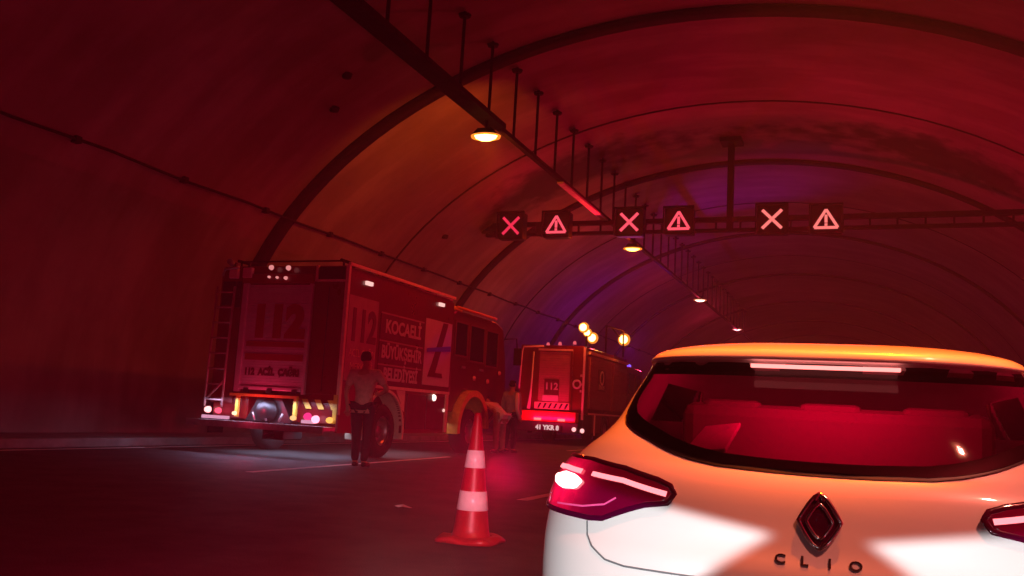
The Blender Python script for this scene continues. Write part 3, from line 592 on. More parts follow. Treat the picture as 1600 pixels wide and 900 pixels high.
def person(loc, facing, label, J, shirt, trous, hairm, skinm, long_sleeve=False, group=None, shoes=M_BLACK):
    """J: joints in body frame (x right, y forward, z up), facing = heading angle about z (0 = +Y)"""
    t = empty('person', loc, label, 'person', group)
    mt_ = Matrix.Translation(loc) @ Matrix.Rotation(facing, 4, 'Z')
    def W_(p, r): v = mt_ @ Vector(p); return (v.x, v.y, v.z, r)
    names = list(J.keys())
    rad = dict(pelvis=(.13, .105), waist=(.125, .095), chest=(.15, .11), neckb=(.075, .07), neck=(.052, .052), headlow=(.07, .08), headmid=(.082, .095), headtop=(.06, .07),
               shL=.065, elL=.043, wrL=.029, haL=.04, fiL=.02, shR=.065, elR=.043, wrR=.029, haR=.04, fiR=.02,
               hipL=.095, knL=.062, anL=.042, heL=.045, toL=.035, hipR=.095, knR=.062, anR=.042, heR=.045, toR=.035)
    ed = [('pelvis', 'waist'), ('waist', 'chest'), ('chest', 'neckb'), ('neckb', 'neck'), ('neck', 'headlow'), ('headlow', 'headmid'), ('headmid', 'headtop'),
          ('pelvis', 'hipL'), ('hipL', 'knL'), ('knL', 'anL'), ('anL', 'toL'), ('pelvis', 'hipR'), ('hipR', 'knR'), ('knR', 'anR'), ('anR', 'toR'),
          ('chest', 'shL'), ('shL', 'elL'), ('elL', 'wrL'), ('wrL', 'haL'), ('chest', 'shR'), ('shR', 'elR'), ('elR', 'wrR'), ('wrR', 'haR')]
    def sub_skin(nm, keep, grow, m, extra=None, par=None):
        ks = [k for k in names if k in keep]; idx = {k: i for i, k in enumerate(ks)}
        ns = []
        for k in ks:
            r = rad[k]; r = r if isinstance(r, tuple) else (r, r); ns.append(W_(J[k], (r[0]+grow, r[1]+grow)))
        es = [(idx[a_], idx[b_]) for a_, b_ in ed if a_ in idx and b_ in idx]
        if extra:
            for (frm, p, r) in extra:
                ns.append(W_(p, (r, r))); es.append((idx[frm], len(ns)-1))
        return skin(nm, ns, es, m, t, parent=par)
    body_extra = []
    # fingers: five short curled chains per hand
    body = sub_skin('body', names, 0, skinm)
    for side in 'LR':
        h = Vector(J['ha'+side]); wv = Vector(J['wr'+side]); d = (h-wv).normalized(); px = d.cross(Vector((0, 1, 0))).normalized(); curl = Vector((0, 1, 0))
        for k, ln in enumerate((.075, .085, .08, .062)):
            b0 = h+px*(k-1.5)*.02; p1 = b0+d*ln*.55; p2 = p1+(d*.6+curl*.5)*ln*.5
            skin('finger', [W_(tuple(b0), .009), W_(tuple(p1), .0085), W_(tuple(p2), .007)], [(0, 1), (1, 2)], skinm, t, parent=body, sub=1)
        b0 = h-px*.03-d*.03; skin('thumb', [W_(tuple(b0), .011), W_(tuple(b0-px*.03+d*.03), .01), W_(tuple(b0-px*.035+d*.055+curl*.015), .008)], [(0, 1), (1, 2)], skinm, t, parent=body, sub=1)
    # face
    hm = Vector(J['headmid']); hl = Vector(J['headlow']); up = (Vector(J['headtop'])-hl).normalized(); fw = Vector((0, 1, 0)); fw = (fw-up*fw.dot(up)).normalized(); rt = fw.cross(up)
    def HP(a_, b_, c_): return W_(tuple(hm+rt*a_+fw*b_+up*c_), 1)[:3]
    skin('nose', [(*HP(0, .088, .0), .012), (*HP(0, .112, -.028), .013)], [(0, 1)], skinm, t, parent=body, sub=1)
    for s_ in (-1, 1):
        mb = MB(); mb.lathe([(0, .012), (.009, .009), (.012, 0), (.009, -.009), (0, -.012)], HP(s_*.032, .088, .008), 8); mb.build('eye', M_BLACK, t, parent=body)
        mb = MB(); mb.lathe([(0, .028), (.014, .02), (.018, 0), (.012, -.02), (0, -.028)], HP(s_*.085, -.005, -.005), 8); mb.build('ear', skinm, t, parent=body)
    mb = MB(); mb.lathe([(0, .006), (.02, .003), (.02, -.003), (0, -.006)], HP(0, .088, -.058), 10); mb.build('mouth', M_MAROON, t, parent=body)
    hairn = [(*HP(0, -.055, -.075), (.08, .07)), (*HP(0, -.045, -.03), (.097, .09)), (*HP(0, -.018, .02), (.093, .092)), (*HP(0, -.008, .07), (.083, .088)), (*HP(0, -.005, .095), (.055, .06))]
    skin('hair', hairn, [(0, 1), (1, 2), (2, 3), (3, 4)], hairm, t, parent=body)
    # clothes: the sleeve ends at mid forearm or at the wrist
    keep = {'pelvis', 'waist', 'chest', 'shL', 'shR'}
    ex = []
    for s_ in 'LR':
        sh = Vector(J['sh'+s_]); el = Vector(J['el'+s_]); wr = Vector(J['wr'+s_])
        if not long_sleeve: ex.append(('sh'+s_, tuple(sh.lerp(el, .75)), .066))
    if long_sleeve: keep |= {'elL', 'elR', 'wrL', 'wrR'}
    pv = Vector(J['pelvis']); wv = Vector(J['waist']); ex.append(('pelvis', tuple(pv-(wv-pv).normalized()*.1), .165))
    sub_skin('shirt', keep, .03, shirt, ex, body)
    sub_skin('trousers', {'pelvis', 'hipL', 'hipR', 'knL', 'knR', 'anL', 'anR'}, .022, trous, None, body)
    for s_ in 'LR':
        an = Vector(J['an'+s_]); to = Vector(J['to'+s_]); skin('shoe', [W_(tuple(an-Vector((0, .05, .03))), .045), W_(tuple(an.lerp(to, .5)-Vector((0, 0, .01))), .046), W_(tuple(to), .04)], [(0, 1), (1, 2)], shoes, t, parent=body)
    return t

def stand(h=1.0, **kw):
    J = dict(pelvis=(0, 0, .96), waist=(0, 0, 1.13), chest=(0, 0, 1.34), neckb=(0, 0, 1.47), neck=(0, .01, 1.53), headlow=(0, .02, 1.6), headmid=(0, .02, 1.67), headtop=(0, .015, 1.74),
             shL=(-.2, 0, 1.42), elL=(-.25, -.03, 1.13), wrL=(-.26, .04, .9), haL=(-.26, .06, .82), shR=(.2, 0, 1.42), elR=(.25, -.03, 1.13), wrR=(.26, .04, .9), haR=(.26, .06, .82),
             hipL=(-.1, 0, .9), knL=(-.12, .01, .5), anL=(-.12, -.02, .09), toL=(-.14, .14, .045), hipR=(.1, 0, .9), knR=(.12, .01, .5), anR=(.12, -.02, .09), toR=(.14, .14, .045))
    J.update(kw)
    return {k: tuple(c*h for c in v) for k, v in J.items()}
SK = mat('skin', (.42, .2, .13), .55); HR = mat('dark_hair', (.012, .009, .008), .7, bump=.5, bscale=200)
SH1 = mat('tan_shirt', (.66, .42, .34), .85, noise=.3, nscale=12, bump=.4, bscale=40); TR1 = mat('dark_trousers', (.03, .022, .035), .85, noise=.3, nscale=10, bump=.4, bscale=30)
SH2 = mat('grey_jacket', (.4, .36, .38), .8, noise=.4, nscale=8, bump=.5, bscale=25); SH3 = mat('white_shirt', (.92, .88, .84), .8, noise=.2, nscale=8, bump=.4, bscale=25)
TR2 = mat('khaki_trousers', (.4, .28, .2), .85, noise=.3, nscale=10)
person((-7.45, 12.72, 0), R(12), 'man in tan t-shirt seen from behind, standing beside the nearest fire engine',
       stand(1.06, elR=(.36, .0, 1.19), wrR=(.2, .18, 1.12), haR=(.13, .22, 1.12), elL=(-.29, -.01, 1.14), headmid=(-.015, .03, 1.67), headtop=(-.02, .02, 1.74),
             knL=(-.08, .02, .5), anL=(-.07, 0, .09), toL=(-.09, .16, .045), knR=(.1, .0, .5), anR=(.08, -.04, .09), toR=(.12, .12, .045)), SH1, TR1, HR, SK)
P2 = person((-8.22, 21.35, 0), R(-20), 'person in grey jacket with pale reflective strap at the front of nearest fire engine',
       stand(1.04), SH2, TR1, HR, SK, long_sleeve=True)
b2 = [c for c in P2.children if c.name.startswith('body')][0]
mb = MB().tube([(-8.02, 21.2, 1.5), (-7.98, 21.1, 1.3), (-7.99, 21.15, 1.1), (-7.95, 21.25, .88)], [.045, .06, .05, .045], 8); mb.build('reflective_strap', mat('reflective', (.9, .75, .65), .4), P2, parent=b2)
# bending figure, reaching into the cab with the left side towards us
person((-8.27, 20.75, 0), R(70), 'person in white shirt bending over beside the yellow front wheel arch',
       stand(1.0, pelvis=(0, -.05, .93), waist=(0, .1, 1.05), chest=(0, .28, 1.16), neckb=(0, .38, 1.22), neck=(0, .42, 1.24), headlow=(0, .48, 1.27), headmid=(0, .54, 1.29), headtop=(0, .6, 1.31),
             shL=(-.18, .33, 1.18), shR=(.18, .33, 1.18), elL=(-.22, .42, .92), elR=(.22, .42, .92), wrL=(-.18, .55, .75), wrR=(.18, .55, .75), haL=(-.16, .6, .7), haR=(.16, .6, .7)), SH3, TR2, HR, SK)
# ================================================================== CONE
CX, CY = -2.80, 6.55
cn = empty('traffic_cone', (CX, CY, 0), 'tall red traffic cone with two white bands on the road beside the white car', 'traffic cone')
M_CONE = mat('cone_red', (.42, .01, .02), .38, noise=.25, nscale=14, spec=.6); M_BAND = mat('reflective_band', (.95, .95, .97), .3, noise=.15, nscale=20)
mb = MB(); nn = 64; vs = []
for zz, sc in ((.006, 1), (.03, 1), (.045, .93), (.05, .6)):
    for k in range(nn):
        a_ = 2*math.pi*k/nn; c_, s_ = math.cos(a_), math.sin(a_); q = .235/max(abs(c_)**5+abs(s_)**5, 1e-9)**(1/5)
        wv = .012*math.sin(a_*6+.6)*(1 if zz > .02 else .4)
        vs.append((CX+q*sc*c_, CY+q*sc*s_, max(.006, zz+wv*(sc > .9))))
mb.add(vs, [(j*nn+k, j*nn+(k+1) % nn, (j+1)*nn+(k+1) % nn, (j+1)*nn+k) for j in range(3) for k in range(nn)]+[tuple(range(nn))[::-1]], True)
mb.build('base', M_CONE, cn)
def cr(z): return .145-(z-.04)*(.145-.024)/(.99-.04)
mb = MB().lathe([(cr(.04)+.02, .04), (cr(.04), .06)]+[(cr(z), z) for z in (.1, .3, .5, .7, .9, .96)]+[(cr(.985), .985), (cr(.99)-.006, .992), (.016, .985), (.014, .9)], (CX, CY, 0), 40); mb.build('cone_body', M_CONE, cn)
for z0, z1 in ((.245, .39), (.565, .70)):
    mb = MB().lathe([(cr(z0)+.001, z0), (cr(z0)+.005, z0+.003), (cr(z1)+.005, z1-.003), (cr(z1)+.001, z1)], (CX, CY, 0), 40); mb.build('white_band', M_BAND, cn)

# road litter
mb = MB(); pts = []
for k in range(10):
    a_ = 2*math.pi*k/10; r_k = .06+.03*random.random(); pts.append((-4.24+r_k*1.3*math.cos(a_), 8.16+r_k*.9*math.sin(a_), .012+.022*random.random()))
mb.add(pts+[(-4.24, 8.16, .045)], [(k, (k+1) % 10, 10) for k in range(10)]+[tuple(range(10))[::-1]])
lt = mb.build('paper_scrap', M_PAINTW, origin=(-4.24, 8.16, .01)); tag(lt, 'small crumpled pale scrap lying on the dark road left of the cone', 'litter')

# ================================================================== WHITE HATCHBACK
def interp(T, v):
    if v <= T[0][0]: return T[0][1]
    if v >= T[-1][0]: return T[-1][1]
    for i in range(len(T)-1):
        if v <= T[i+1][0]:
            x0, y0 = T[i]; x1, y1 = T[i+1]; h = x1-x0; d = (y1-y0)/h
            dm = (T[i][1]-T[i-1][1])/(T[i][0]-T[i-1][0]) if i > 0 else d
            dp = (T[i+2][1]-T[i+1][1])/(T[i+2][0]-T[i+1][0]) if i+2 < len(T) else d
            m0 = 0 if dm*d <= 0 else 2*dm*d/(dm+d); m1 = 0 if dp*d <= 0 else 2*dp*d/(dp+d); t = (v-x0)/h
            return (2*t**3-3*t*t+1)*y0+(t**3-2*t*t+t)*h*m0+(-2*t**3+3*t*t)*y1+(t**3-t*t)*h*m1
CW = [(.22, .88), (.35, .955), (.5, .965), (.62, .965), (.7, .955), (.78, .93), (.85, .89), (.9, .85), (.95, .795), (1.0, .755), (1.1, .71), (1.19, .67), (1.24, .64), (1.275, .59), (1.30, .48), (1.32, .26)]
CR = [(.22, .10), (.3, .03), (.45, .0), (.58, .01), (.63, .03), (.7, .045), (.78, .06), (.84, .085), (.88, .125), (1.0, .20), (1.1, .265), (1.19, .33), (1.215, .33), (1.225, .27), (1.25, .275), (1.275, .36), (1.30, .50), (1.32, .85)]
CF = [(.22, 4.0), (.35, 4.08), (.5, 4.1), (.62, 4.08), (.7, 3.98), (.78, 3.6), (.85, 3.15), (.9, 3.0), (.95, 2.9), (1.0, 2.8), (1.1, 2.62), (1.19, 2.42), (1.24, 2.25), (1.275, 2.05), (1.30, 1.75), (1.32, 1.35)]
XC, YC0, DD, NN = -.11, 2.80, .55, 3.0
def car_q(q, z, side=None):
    """rear surface point; q in -1..1 from left flank to right flank"""
    wz = interp(CW, z); t = max(-1, min(1, q))*math.pi/2
    dx = wz*math.copysign(abs(math.sin(t))**(2/NN), t); y = YC0+interp(CR, z)+DD*(1-max(0, math.cos(t))**(2/NN))
    if abs(q) > 1: y += (abs(q)-1)*.8
    return Vector((XC+dx, y, z))
def s2q(s_):   # s = dx/w
    s_ = max(-.9995, min(.9995, s_)); return math.copysign(math.asin(abs(s_)**(NN/2))/(math.pi/2), s_)
def car_off(q, z, off):
    e = .004; a_ = car_q(q+e, z)-car_q(q-e, z); b_ = car_q(q, z+e)-car_q(q, z-e); n_ = a_.cross(b_).normalized()
    p = car_q(q, z)
    if n_.dot(p-Vector((XC, YC0+1.6, .8))) < 0: n_ = -n_
    return p+n_*off
def dxq(dx, z): return s2q(dx/interp(CW, z))
def inside(poly, x, y):
    c = False; n_ = len(poly)
    for i in range(n_):
        x0, y0 = poly[i]; x1, y1 = poly[(i+1) % n_]
        if (y0 > y) != (y1 > y) and x < (x1-x0)*(y-y0)/(y1-y0)+x0: c = not c
    return c
def patch(poly, off, rows=26, cols=26, skirt=.012):
    """a raised panel in (q,z) space lying on the car's rear surface"""
    z0 = min(p[1] for p in poly); z1 = max(p[1] for p in poly); mb = MB(); g_ = []
    for i in range(rows+1):
        z = z0+(z1-z0)*(i/rows*.996+.002); xs = []
        for k in range(len(poly)):
            (xa, za), (xb, zb) = poly[k], poly[(k+1) % len(poly)]
            if (za > z) != (zb > z): xs.append(xa+(xb-xa)*(z-za)/(zb-za))
        a_, b_ = min(xs), max(xs)
        row = [(a_, z, off-skirt)]+[(a_+(b_-a_)*j/cols, z, off) for j in range(cols+1)]+[(b_, z, off-skirt)]
        g_.append(row)
    g_ = [[(q, z, off-skirt) for q, z, o_ in g_[0]]]+g_+[[(q, z, off-skirt) for q, z, o_ in g_[-1]]]
    nc = cols+3; vs = [car_off(q, z, o_) for r_k in g_ for q, z, o_ in r_k]
    mb.add(vs, [(i*nc+j, i*nc+j+1, (i+1)*nc+j+1, (i+1)*nc+j) for i in range(len(g_)-1) for j in range(nc-1)], True)
    return mb
def ribbon(pts, wd, off, closed=False, hi=.002, sub=6):
    """narrow strip along (q,z) points on the surface, width wd in metres"""
    P = []
    n_ = len(pts)
    for i in range(n_ if closed else n_-1):
        for k in range(sub):
            t = k/sub; a_, b_ = pts[i], pts[(i+1) % n_]; P.append((a_[0]+(b_[0]-a_[0])*t, a_[1]+(b_[1]-a_[1])*t))
    if not closed: P.append(pts[-1])
    Wp = [car_off(q, z, off) for q, z in P]; vs = []
    m_ = len(P)
    for i in range(m_):
        p0 = Wp[i-1] if (i > 0 or closed) else Wp[i]; p1 = Wp[(i+1) % m_] if (i < m_-1 or closed) else Wp[i]
        tdir = (p1-p0).normalized(); nrm = (car_off(*P[i], .05)-car_off(*P[i], 0)).normalized(); sd = tdir.cross(nrm).normalized()*wd/2
        vs += [Wp[i]+sd-nrm*hi, Wp[i]+sd*.8, Wp[i]-sd*.8, Wp[i]-sd-nrm*hi]
    fs = []
    for i in range(m_ if closed else m_-1):
        a_ = i*4; b_ = ((i+1) % m_)*4
        for j in range(3): fs.append((a_+j, a_+j+1, b_+j+1, b_+j))
    return MB().add(vs, fs, True)

M_CAR = mat('car_white_paint', (.78, .77, .75), .32, coat=.9, noise=.03, nscale=2)
car = empty('hatchback_car', (XC, YC0+2, 0), 'white hatchback car seen close from behind with its red brake lights lit', 'car')
GL = [(-.60, 1.203), (-.3, 1.206), (0, 1.208)]
glass_left = [(-.60, 1.203), (-.625, 1.16), (-.645, 1.11), (-.668, 1.03), (-.655, .995), (-.626, .974), (-.552, .942), (-.488, .915), (-.397, .891), (-.312, .877), (-.154, .869), (0, .867)]
glass_poly = [(dxq(x, z), z) for x, z in glass_left]+[(-dxq(x, z), z) for x, z in glass_left[::-1][1:]]
def shrink(poly, kx, dz):
    zc_ = 1.04; return [(q*kx, z+(dz if z < zc_ else -dz*.6)) for q, z in poly]
zs = sorted(set([.22+i*(.86-.22)/26 for i in range(27)]+[.86+i*(1.21-.86)/34 for i in range(35)]+[1.215, 1.22, 1.225, 1.235, 1.25, 1.262, 1.275, 1.285, 1.295, 1.3, 1.305, 1.31, 1.315, 1.32]))
qs = [-1+2*i/120 for i in range(121)]
hole = shrink(glass_poly, .94, .02)
# side window band
def side_window(y, z): return 1.0 < z < 1.17 and YC0+1.15 < y < YC0+interp(CF, z)-.35 and not abs(y-(YC0+2.0)) < .05
mb = MB(); vs = []; cols = None
for z in zs:
    row = [car_q(q, z) for q in qs]
    yf = YC0+interp(CF, z); wz = interp(CW, z); ya = YC0+interp(CR, z)+DD; yfe = yf-.5
    sideR = [Vector((XC+wz*(1-.0*k), ya+(yfe-ya)*k/30, z)) for k in range(1, 31)]
    fr = [Vector((XC+wz*abs(math.cos(t))**(2/3)*(1 if math.cos(t) >= 0 else -1), yfe+.5*math.sin(t)**(2/3), z)) for t in [math.pi*k/24 for k in range(1, 24)]]
    sideL = [Vector((XC-(p.x-XC), p.y, p.z)) for p in sideR[::-1]]
    ring = row+sideR+fr+sideL; cols = len(ring); vs += ring
fs = []
for i in range(len(zs)-1):
    for k in range(cols):
        k2 = (k+1) % cols; c4 = [vs[i*cols+k], vs[i*cols+k2], vs[(i+1)*cols+k2], vs[(i+1)*cols+k]]; cen = sum(c4, Vector())/4
        if k < 120:
            if inside(hole, (qs[k]+qs[k+1])/2, cen.z): continue
        else:
            if side_window(cen.y, cen.z) and abs(cen.x-XC) > .5: continue
            # wheel openings
            if any(math.hypot(cen.y-yy, cen.z-.32) < .36 for yy in (YC0+.78, YC0+3.3)) and abs(cen.x-XC) > .85: continue
        fs.append((i*cols+k, i*cols+k2, (i+1)*cols+k2, (i+1)*cols+k))
fs.append(tuple((len(zs)-1)*cols+k for k in range(cols)))
fs.append(tuple(range(cols))[::-1])
mb.add(vs, fs, True); body = mb.build('body', M_CAR, car)
# glass and its black border
mg = bpy.data.materials.new('tinted_glass'); mg.use_nodes = True; nt = mg.node_tree; nt.nodes.clear()
tr = nt.nodes.new('ShaderNodeBsdfTransparent'); tr.inputs[0].default_value = (.5, .22, .3, 1)
gs = nt.nodes.new('ShaderNodeBsdfGlossy'); gs.inputs['Roughness'].default_value = .04; gs.inputs[0].default_value = (.4, .38, .4, 1)
fr_ = nt.nodes.new('ShaderNodeFresnel'); fr_.inputs[0].default_value = 1.45
mx_ = nt.nodes.new('ShaderNodeMixShader'); ou = nt.nodes.new('ShaderNodeOutputMaterial')
nt.links.new(fr_.outputs[0], mx_.inputs[0]); nt.links.new(tr.outputs[0], mx_.inputs[1]); nt.links.new(gs.outputs[0], mx_.inputs[2]); nt.links.new(mx_.outputs[0], ou.inputs[0])
patch(glass_poly, .010, 40, 60, .006).build('rear_window', mg, car)
inner = shrink(glass_poly, .972, .012)
ribbon(inner, .052, .007, True, .001).build('window_border', M_BLACK, car)
for sgn in (-1, 1):
    for y0, y1 in ((YC0+1.15, YC0+1.96), (YC0+2.04, YC0+2.9)):
        mb = MB(); vv = []
        for z in (.995, 1.05, 1.1, 1.175):
            ye = min(y1, YC0+interp(CF, z)-.33)
            for k in range(9): vv.append((XC+sgn*(interp(CW, z)+.003), y0+(ye-y0)*k/8, z))
        mb.add(vv, [(j*9+k, j*9+k+1, (j+1)*9+k+1, (j+1)*9+k) for j in range(3) for k in range(8)], True); mb.build('side_window', M_DGLASS, car)
# windscreen
mb = MB(); vv = []
for z in (.87, .95, 1.05, 1.15, 1.24):
    for k in range(13):
        u = -1+k/6; vv.append((XC+u*(interp(CW, z)-.1), YC0+interp(CF, z)-.02-.06*abs(u)**3+.015, z+.01))
mb.add(vv, [(j*13+k, j*13+k+1, (j+1)*13+k+1, (j+1)*13+k) for j in range(4) for k in range(12)], True); mb.build('windscreen', M_DGLASS, car)
# interior
M_SEAT = mat('seat_fabric', (.14, .08, .1), .9)
mb = MB().box(XC-.62, XC+.62, YC0+.55, YC0+2.9, .45, .5); mb.build('cabin_floor', M_BLACK, car)
mb = MB().box(XC-.58, XC+.58, YC0+.95, YC0+1.1, .6, 1.09); mb.build('rear_seat', M_SEAT, car, bevel=.05)
for x in (-.38, 0, .38):
    mb = MB().box(XC+x-.12, XC+x+.12, YC0+.97, YC0+1.06, 1.05, 1.105); mb.build('headrest', M_SEAT, car, bevel=.04)
mb = MB().add([(XC-.44, YC0+.62, .9), (XC-.28, YC0+.6, .92), (XC-.24, YC0+.72, 1.02), (XC-.38, YC0+.76, 1.0)], [(0, 1, 2, 3)]); mb.v = [(x-.07, y, z-.005) for x, y, z in mb.v]; mb.v += [(x, y, z-.02) for x, y, z in mb.v]; mb.f += [(7, 6, 5, 4), (0, 4, 5, 1), (1, 5, 6, 2), (2, 6, 7, 3), (3, 7, 4, 0)]; mb.sm += [False]*5
mb.build('pale_slab', mat('slab_pink', (.42, .3, .32), .9), car, bevel=.005)  # tilted pale slab behind the glass, a pinkish patch in the window
# lamps (mirrored)
LP = [(-.95, .818), (-.9, .842), (-.853, .854), (-.737, .85), (-.604, .835), (-.488, .811), (-.443, .796), (-.429, .775), (-.45, .746), (-.523, .733), (-.576, .714), (-.664, .676), (-.712, .672), (-.807, .676), (-.915, .682), (-.962, .69)]
def qpoly(P, mirror): 
    L_ = [(dxq(x, z), z) for x, z in P]
    L_ = [(max(q, -1.0), z) for q, z in L_]
    return [(-q, z) for q, z in L_] if mirror else L_
M_LENS = mat('lamp_red_lens', (.12, .0, .03), .12, coat=1, emit=(1, .0, .10), es=.025)
M_LENSD = mat('lamp_dark_trim', (.05, .0, .02), .15, coat=1)
M_BAR = glow('lamp_bar', (1, .2, .23), 2.4); M_CORE = glow('lamp_core', (1, .42, .4), 5)
def lens_mat(name, c):
    m = bpy.data.materials.new(name); m.use_nodes = True; nt = m.node_tree; N = nt.nodes; Lk = nt.links; b = N['Principled BSDF']
    b.inputs['Base Color'].default_value = (.11, .0, .022, 1); b.inputs['Roughness'].default_value = .12; b.inputs['Coat Weight'].default_value = 1
    tc = N.new('ShaderNodeTexCoord'); d = N.new('ShaderNodeVectorMath'); d.operation = 'DISTANCE'; d.inputs[1].default_value = c
    nz = N.new('ShaderNodeTexNoise'); nz.inputs['Scale'].default_value = 30
    Lk.new(tc.outputs['Object'], nz.inputs['Vector'])
    Lk.new(tc.outputs['Object'], d.inputs[0])
    def mth(op, a_, b_):
        n_ = N.new('ShaderNodeMath'); n_.operation = op
        for i, v in enumerate((a_, b_)):
            if isinstance(v, (int, float)): n_.inputs[i].default_value = v
            else: Lk.new(v, n_.inputs[i])
        return n_.outputs[0]
    x = mth('DIVIDE', d.outputs['Value'], .105); x = mth('MULTIPLY', x, x); x = mth('MULTIPLY', x, -1.0); e = mth('POWER', 2.718, x)
    e = mth('MULTIPLY', e, mth('ADD', mth('MULTIPLY', nz.outputs[0], 1.0), .5))
    Lk.new(mth('ADD', mth('MULTIPLY', e, 1.5), .035), b.inputs['Emission Strength']); b.inputs['Emission Color'].default_value = (1, .004, .06, 1)
    return m
for mir in (False, True):
    sg = -1 if mir else 1
    ext = [(-1.12*sg, .70), (-1.12*sg, .81)]
    P = qpoly(LP, mir); P = P + ext
    cc = car_off(sg*max(-1.0, dxq(-.84, .775)), .775, .02)-Vector((XC, YC0+2, 0))
    lens = lens_mat('lit_lens_%s' % ('right' if mir else 'left'), cc)
    lamp = patch(P, .016, 30, 40, .018).build('tail_lamp', lens, car)
    ribbon(qpoly(LP, mir), .018, .018, False, .002, 4).build('lamp_trim', M_LENSD, car, parent=lamp)
    q = lambda x, z: (sg*max(-1.0, dxq(x, z)), z)
    ribbon([q(-.718, .806), q(-.6, .797), q(-.452, .771)], .017, .022, False, .002, 10).build('light_bar', M_BAR, car, parent=lamp)
    ribbon([q(-.9, .812), q(-.84, .815), q(-.76, .808)], .018, .022, False, .002, 8).build('light_bar', M_BAR, car, parent=lamp)
    core = [q(-.822+.068*math.cos(t_)*(1+.06*math.sin(5*t_)), .775+.024*math.sin(t_)*(1+.12*math.cos(7*t_))) for t_ in [2*math.pi*i_/30 for i_ in range(30)]]
    patch(core, .023, 12, 12, .003).build('brake_light', M_CORE, car, parent=lamp)
    ribbon([q(-.62, .745), q(-.66, .72), q(-.74, .705), q(-.85, .7)], .006, .019, False, .001, 8).build('lamp_line', mat('lens_line', (.7, .1, .3), .2, emit=(1, .05, .3), es=.25), car, parent=lamp)
    bpos = car_q(sg*-.72, .78)
    light('brake_glow', 'AREA', (bpos.x-sg*.20, bpos.y-.10, .80), (1.0, .001, .05), 55 if not mir else 700, size=(.16, .1), aim=(bpos.x-sg*1.2, bpos.y-.65, .80+(-.35 if not mir else .45)))
light('brake_glow_side', 'AREA', (XC-1.02, YC0+.30, .77), (1, .001, .09), 120, size=(.16, .08), aim=(XC-2.2, YC0+.9, .74))
# tailgate seams, badge, name, third brake light
sm = [(-.729, .663), (-.722, .62), (-.70, .59), (-.648, .556), (-.58, .545), (-.325, .543), (0, .543)]
Q = [(dxq(x, z), z) for x, z in sm]; ribbon(Q+[(-q_, z) for q_, z in Q[::-1][1:]], .006, .0025, False, .001, 6).build('tailgate_seam', mat('seam_dark', (.12, .14, .15), .6), car)
sp = [(-.60, 1.222), (-.3, 1.226), (0, 1.228), (.3, 1.226), (.60, 1.222)]
patch([(dxq(x, z), z) for x, z in ((-.225, 1.212), (.225, 1.212), (.225, 1.196), (-.225, 1.196))], .055, 4, 20, .02).build('high_brake_light', glow('chmsl', (1, .22, .2), 2.6), car)
light('high_brake_glow', 'AREA', (XC, 3.03, 1.20), (1, .03, .05), 9, size=(.44, .03), aim=(XC, 1.0, 1.15))
light('cabin_red', 'AREA', (XC, YC0+.62, 1.17), (1, .0, .07), 10, size=(.5, .1), aim=(XC, YC0+1.6, .9))
M_CHR = mat('chrome', (.75, .72, .72), .12, metal=1)
def lozenge(pts, wd, off): return ribbon([(dxq(x, z+.0), z) for x, z in pts], wd, off, False, .006, 8)
ez = .735
patch([(dxq(x, z+ez), z+ez) for x, z in ((0, .082), (.062, 0), (0, -.082), (-.062, 0))], .004, 14, 10, .004).build('badge_plate', M_LENSD, car)
mb1 = lozenge([(.012, ez+.056), (-.0, ez+.078), (-.06, ez), (0, ez-.078), (.014, ez-.058)], .012, .011); bg1 = mb1.build('lozenge_badge', M_CHR, car)
mb2 = lozenge([(-.014, ez+.058), (.0, ez+.078), (.06, ez), (0, ez-.078)], .012, .013); mb2.build('badge_band', M_CHR, car, parent=bg1)
mb3 = lozenge([(.0, ez+.05), (-.037, ez), (-.002, ez-.048)], .010, .012); mb3.build('badge_band', M_CHR, car, parent=bg1)
mb3 = lozenge([(.002, ez+.048), (.037, ez), (.0, ez-.05)], .010, .010); mb3.build('badge_band', M_CHR, car, parent=bg1)
for ch, x in (('C', -.108), ('L', -.04), ('I', .03), ('O', .1)):
    mb = MB(); text(mb, ch, .037, lambda a_, b_, d, x=x: car_off(dxq(x+a_, .62+b_), .62+b_, .003+d), depth=.004, offset=.0006, sx=1.25)
    mb.build('letter', mat('letter_dark', (.06, .03, .04), .3, metal=.6), car)
# plate, bumper insert, wheels
patch([(dxq(x, z), z) for x, z in ((-.26, .5), (.26, .5), (.26, .39), (-.26, .39))], .006, 4, 12, .006).build('number_plate', M_WHITE, car)
patch([(dxq(x, z), z) for x, z in ((-.8, .36), (.8, .36), (.76, .24), (-.76, .24))], .006, 6, 30, .006).build('bumper_insert', M_BLACK, car)
for sgn in (-1, 1):
    for yy in (YC0+.78, YC0+3.3): wheel(car, XC+sgn*.86, yy, .315, .2, sgn)
    mb = MB().box(XC+sgn*.92, XC+sgn*1.08, YC0+2.75, YC0+2.85, .86, .98); mb.build('door_mirror', M_CAR, car, bevel=.03)
mb = MB().tube([(XC, YC0+.75, 1.315), (XC, YC0+.6, 1.35)], [.012, .004], 8); 
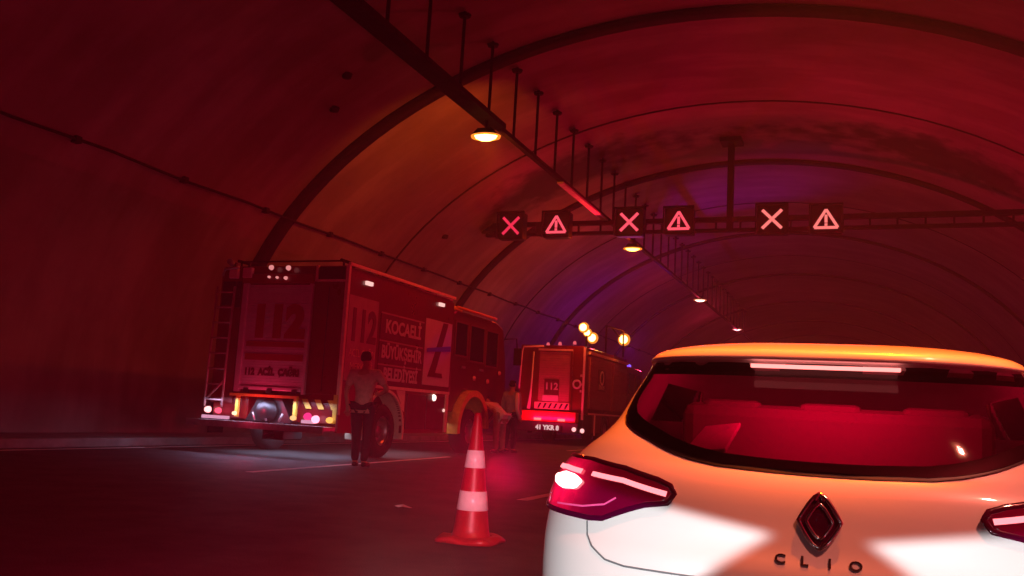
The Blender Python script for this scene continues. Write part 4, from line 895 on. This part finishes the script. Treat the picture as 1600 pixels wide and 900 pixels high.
# own headlights: two patterned dipped beams
def headlamp(x, side, power):
    l = light('headlight_beam', 'SPOT', (x, 1.15, .66), (1, .97, 1.0), power, .02, aim=(x, 3.0, .64), spot=100, blend=.05)
    d = l.data; d.use_nodes = True; nt = d.node_tree; N = nt.nodes; Lk = nt.links; em = N['Emission']
    tc = N.new('ShaderNodeTexCoord'); sx = N.new('ShaderNodeSeparateXYZ'); Lk.new(tc.outputs['Normal'], sx.inputs[0])
    def mth(op, a_, b_=None, clamp=False):
        n_ = N.new('ShaderNodeMath'); n_.operation = op; n_.use_clamp = clamp
        for i, v in enumerate((a_, b_)):
            if v is None: continue
            if isinstance(v, (int, float)): n_.inputs[i].default_value = v
            else: Lk.new(v, n_.inputs[i])
        return n_.outputs[0]
    az = mth('ABSOLUTE', sx.outputs[2]); u = mth('DIVIDE', sx.outputs[0], az); v = mth('DIVIDE', sx.outputs[1], az)
    if side < 0: u = mth('MULTIPLY', u, -1)
    return l, u, v, mth, em, Lk

def beam(x, side, power, spill):
    l, u, v, mth, em, Lk = headlamp(x, side, power)
    def ramp(e, wdt): return mth('ADD', mth('DIVIDE', e, wdt), .5, True)
    top = mth('SUBTRACT', mth('SUBTRACT', .026, mth('MULTIPLY', mth('SUBTRACT', u, .208), .15)), v)
    rgt = mth('SUBTRACT', mth('ADD', .208, mth('MULTIPLY', mth('SUBTRACT', v, .026), 1.42)), u)
    lft = mth('SUBTRACT', u, -.315)
    m_ = mth('MULTIPLY', mth('MULTIPLY', ramp(top, .012), ramp(rgt, .035)), ramp(lft, .03))
    low = ramp(mth('SUBTRACT', .12, v), .12)
    side_lobe = mth('MULTIPLY', ramp(mth('SUBTRACT', -.325, u), .02), ramp(mth('SUBTRACT', .07, v), .05))
    tot = mth('ADD', mth('ADD', m_, mth('MULTIPLY', low, spill*.4)), mth('MULTIPLY', mth('MULTIPLY', side_lobe, ramp(mth('ADD', u, .66), .1)), 2.2 if side > 0 else 0))
    Lk.new(tot, em.inputs['Strength'])
beam(XC-.49, 1, 150, .02)
beam(XC+.49, -1, 150, .01)

# ================================================================== HAZE
hz = MB().box(-19, 14, -58, 200, -1.5, 10.9).build('haze', MATS.setdefault('haze_air', bpy.data.materials.new('haze_air')))
tag(hz, kind='stuff'); hm_ = MATS['haze_air']; hm_.use_nodes = True; nt = hm_.node_tree; nt.nodes.clear()
pv = nt.nodes.new('ShaderNodeVolumePrincipled'); pv.inputs['Density'].default_value = .005; pv.inputs['Color'].default_value = (.85, .8, .8, 1); pv.inputs['Anisotropy'].default_value = .2
ou = nt.nodes.new('ShaderNodeOutputMaterial'); nt.links.new(pv.outputs[0], ou.inputs['Volume'])
hz.display_type = 'WIRE'
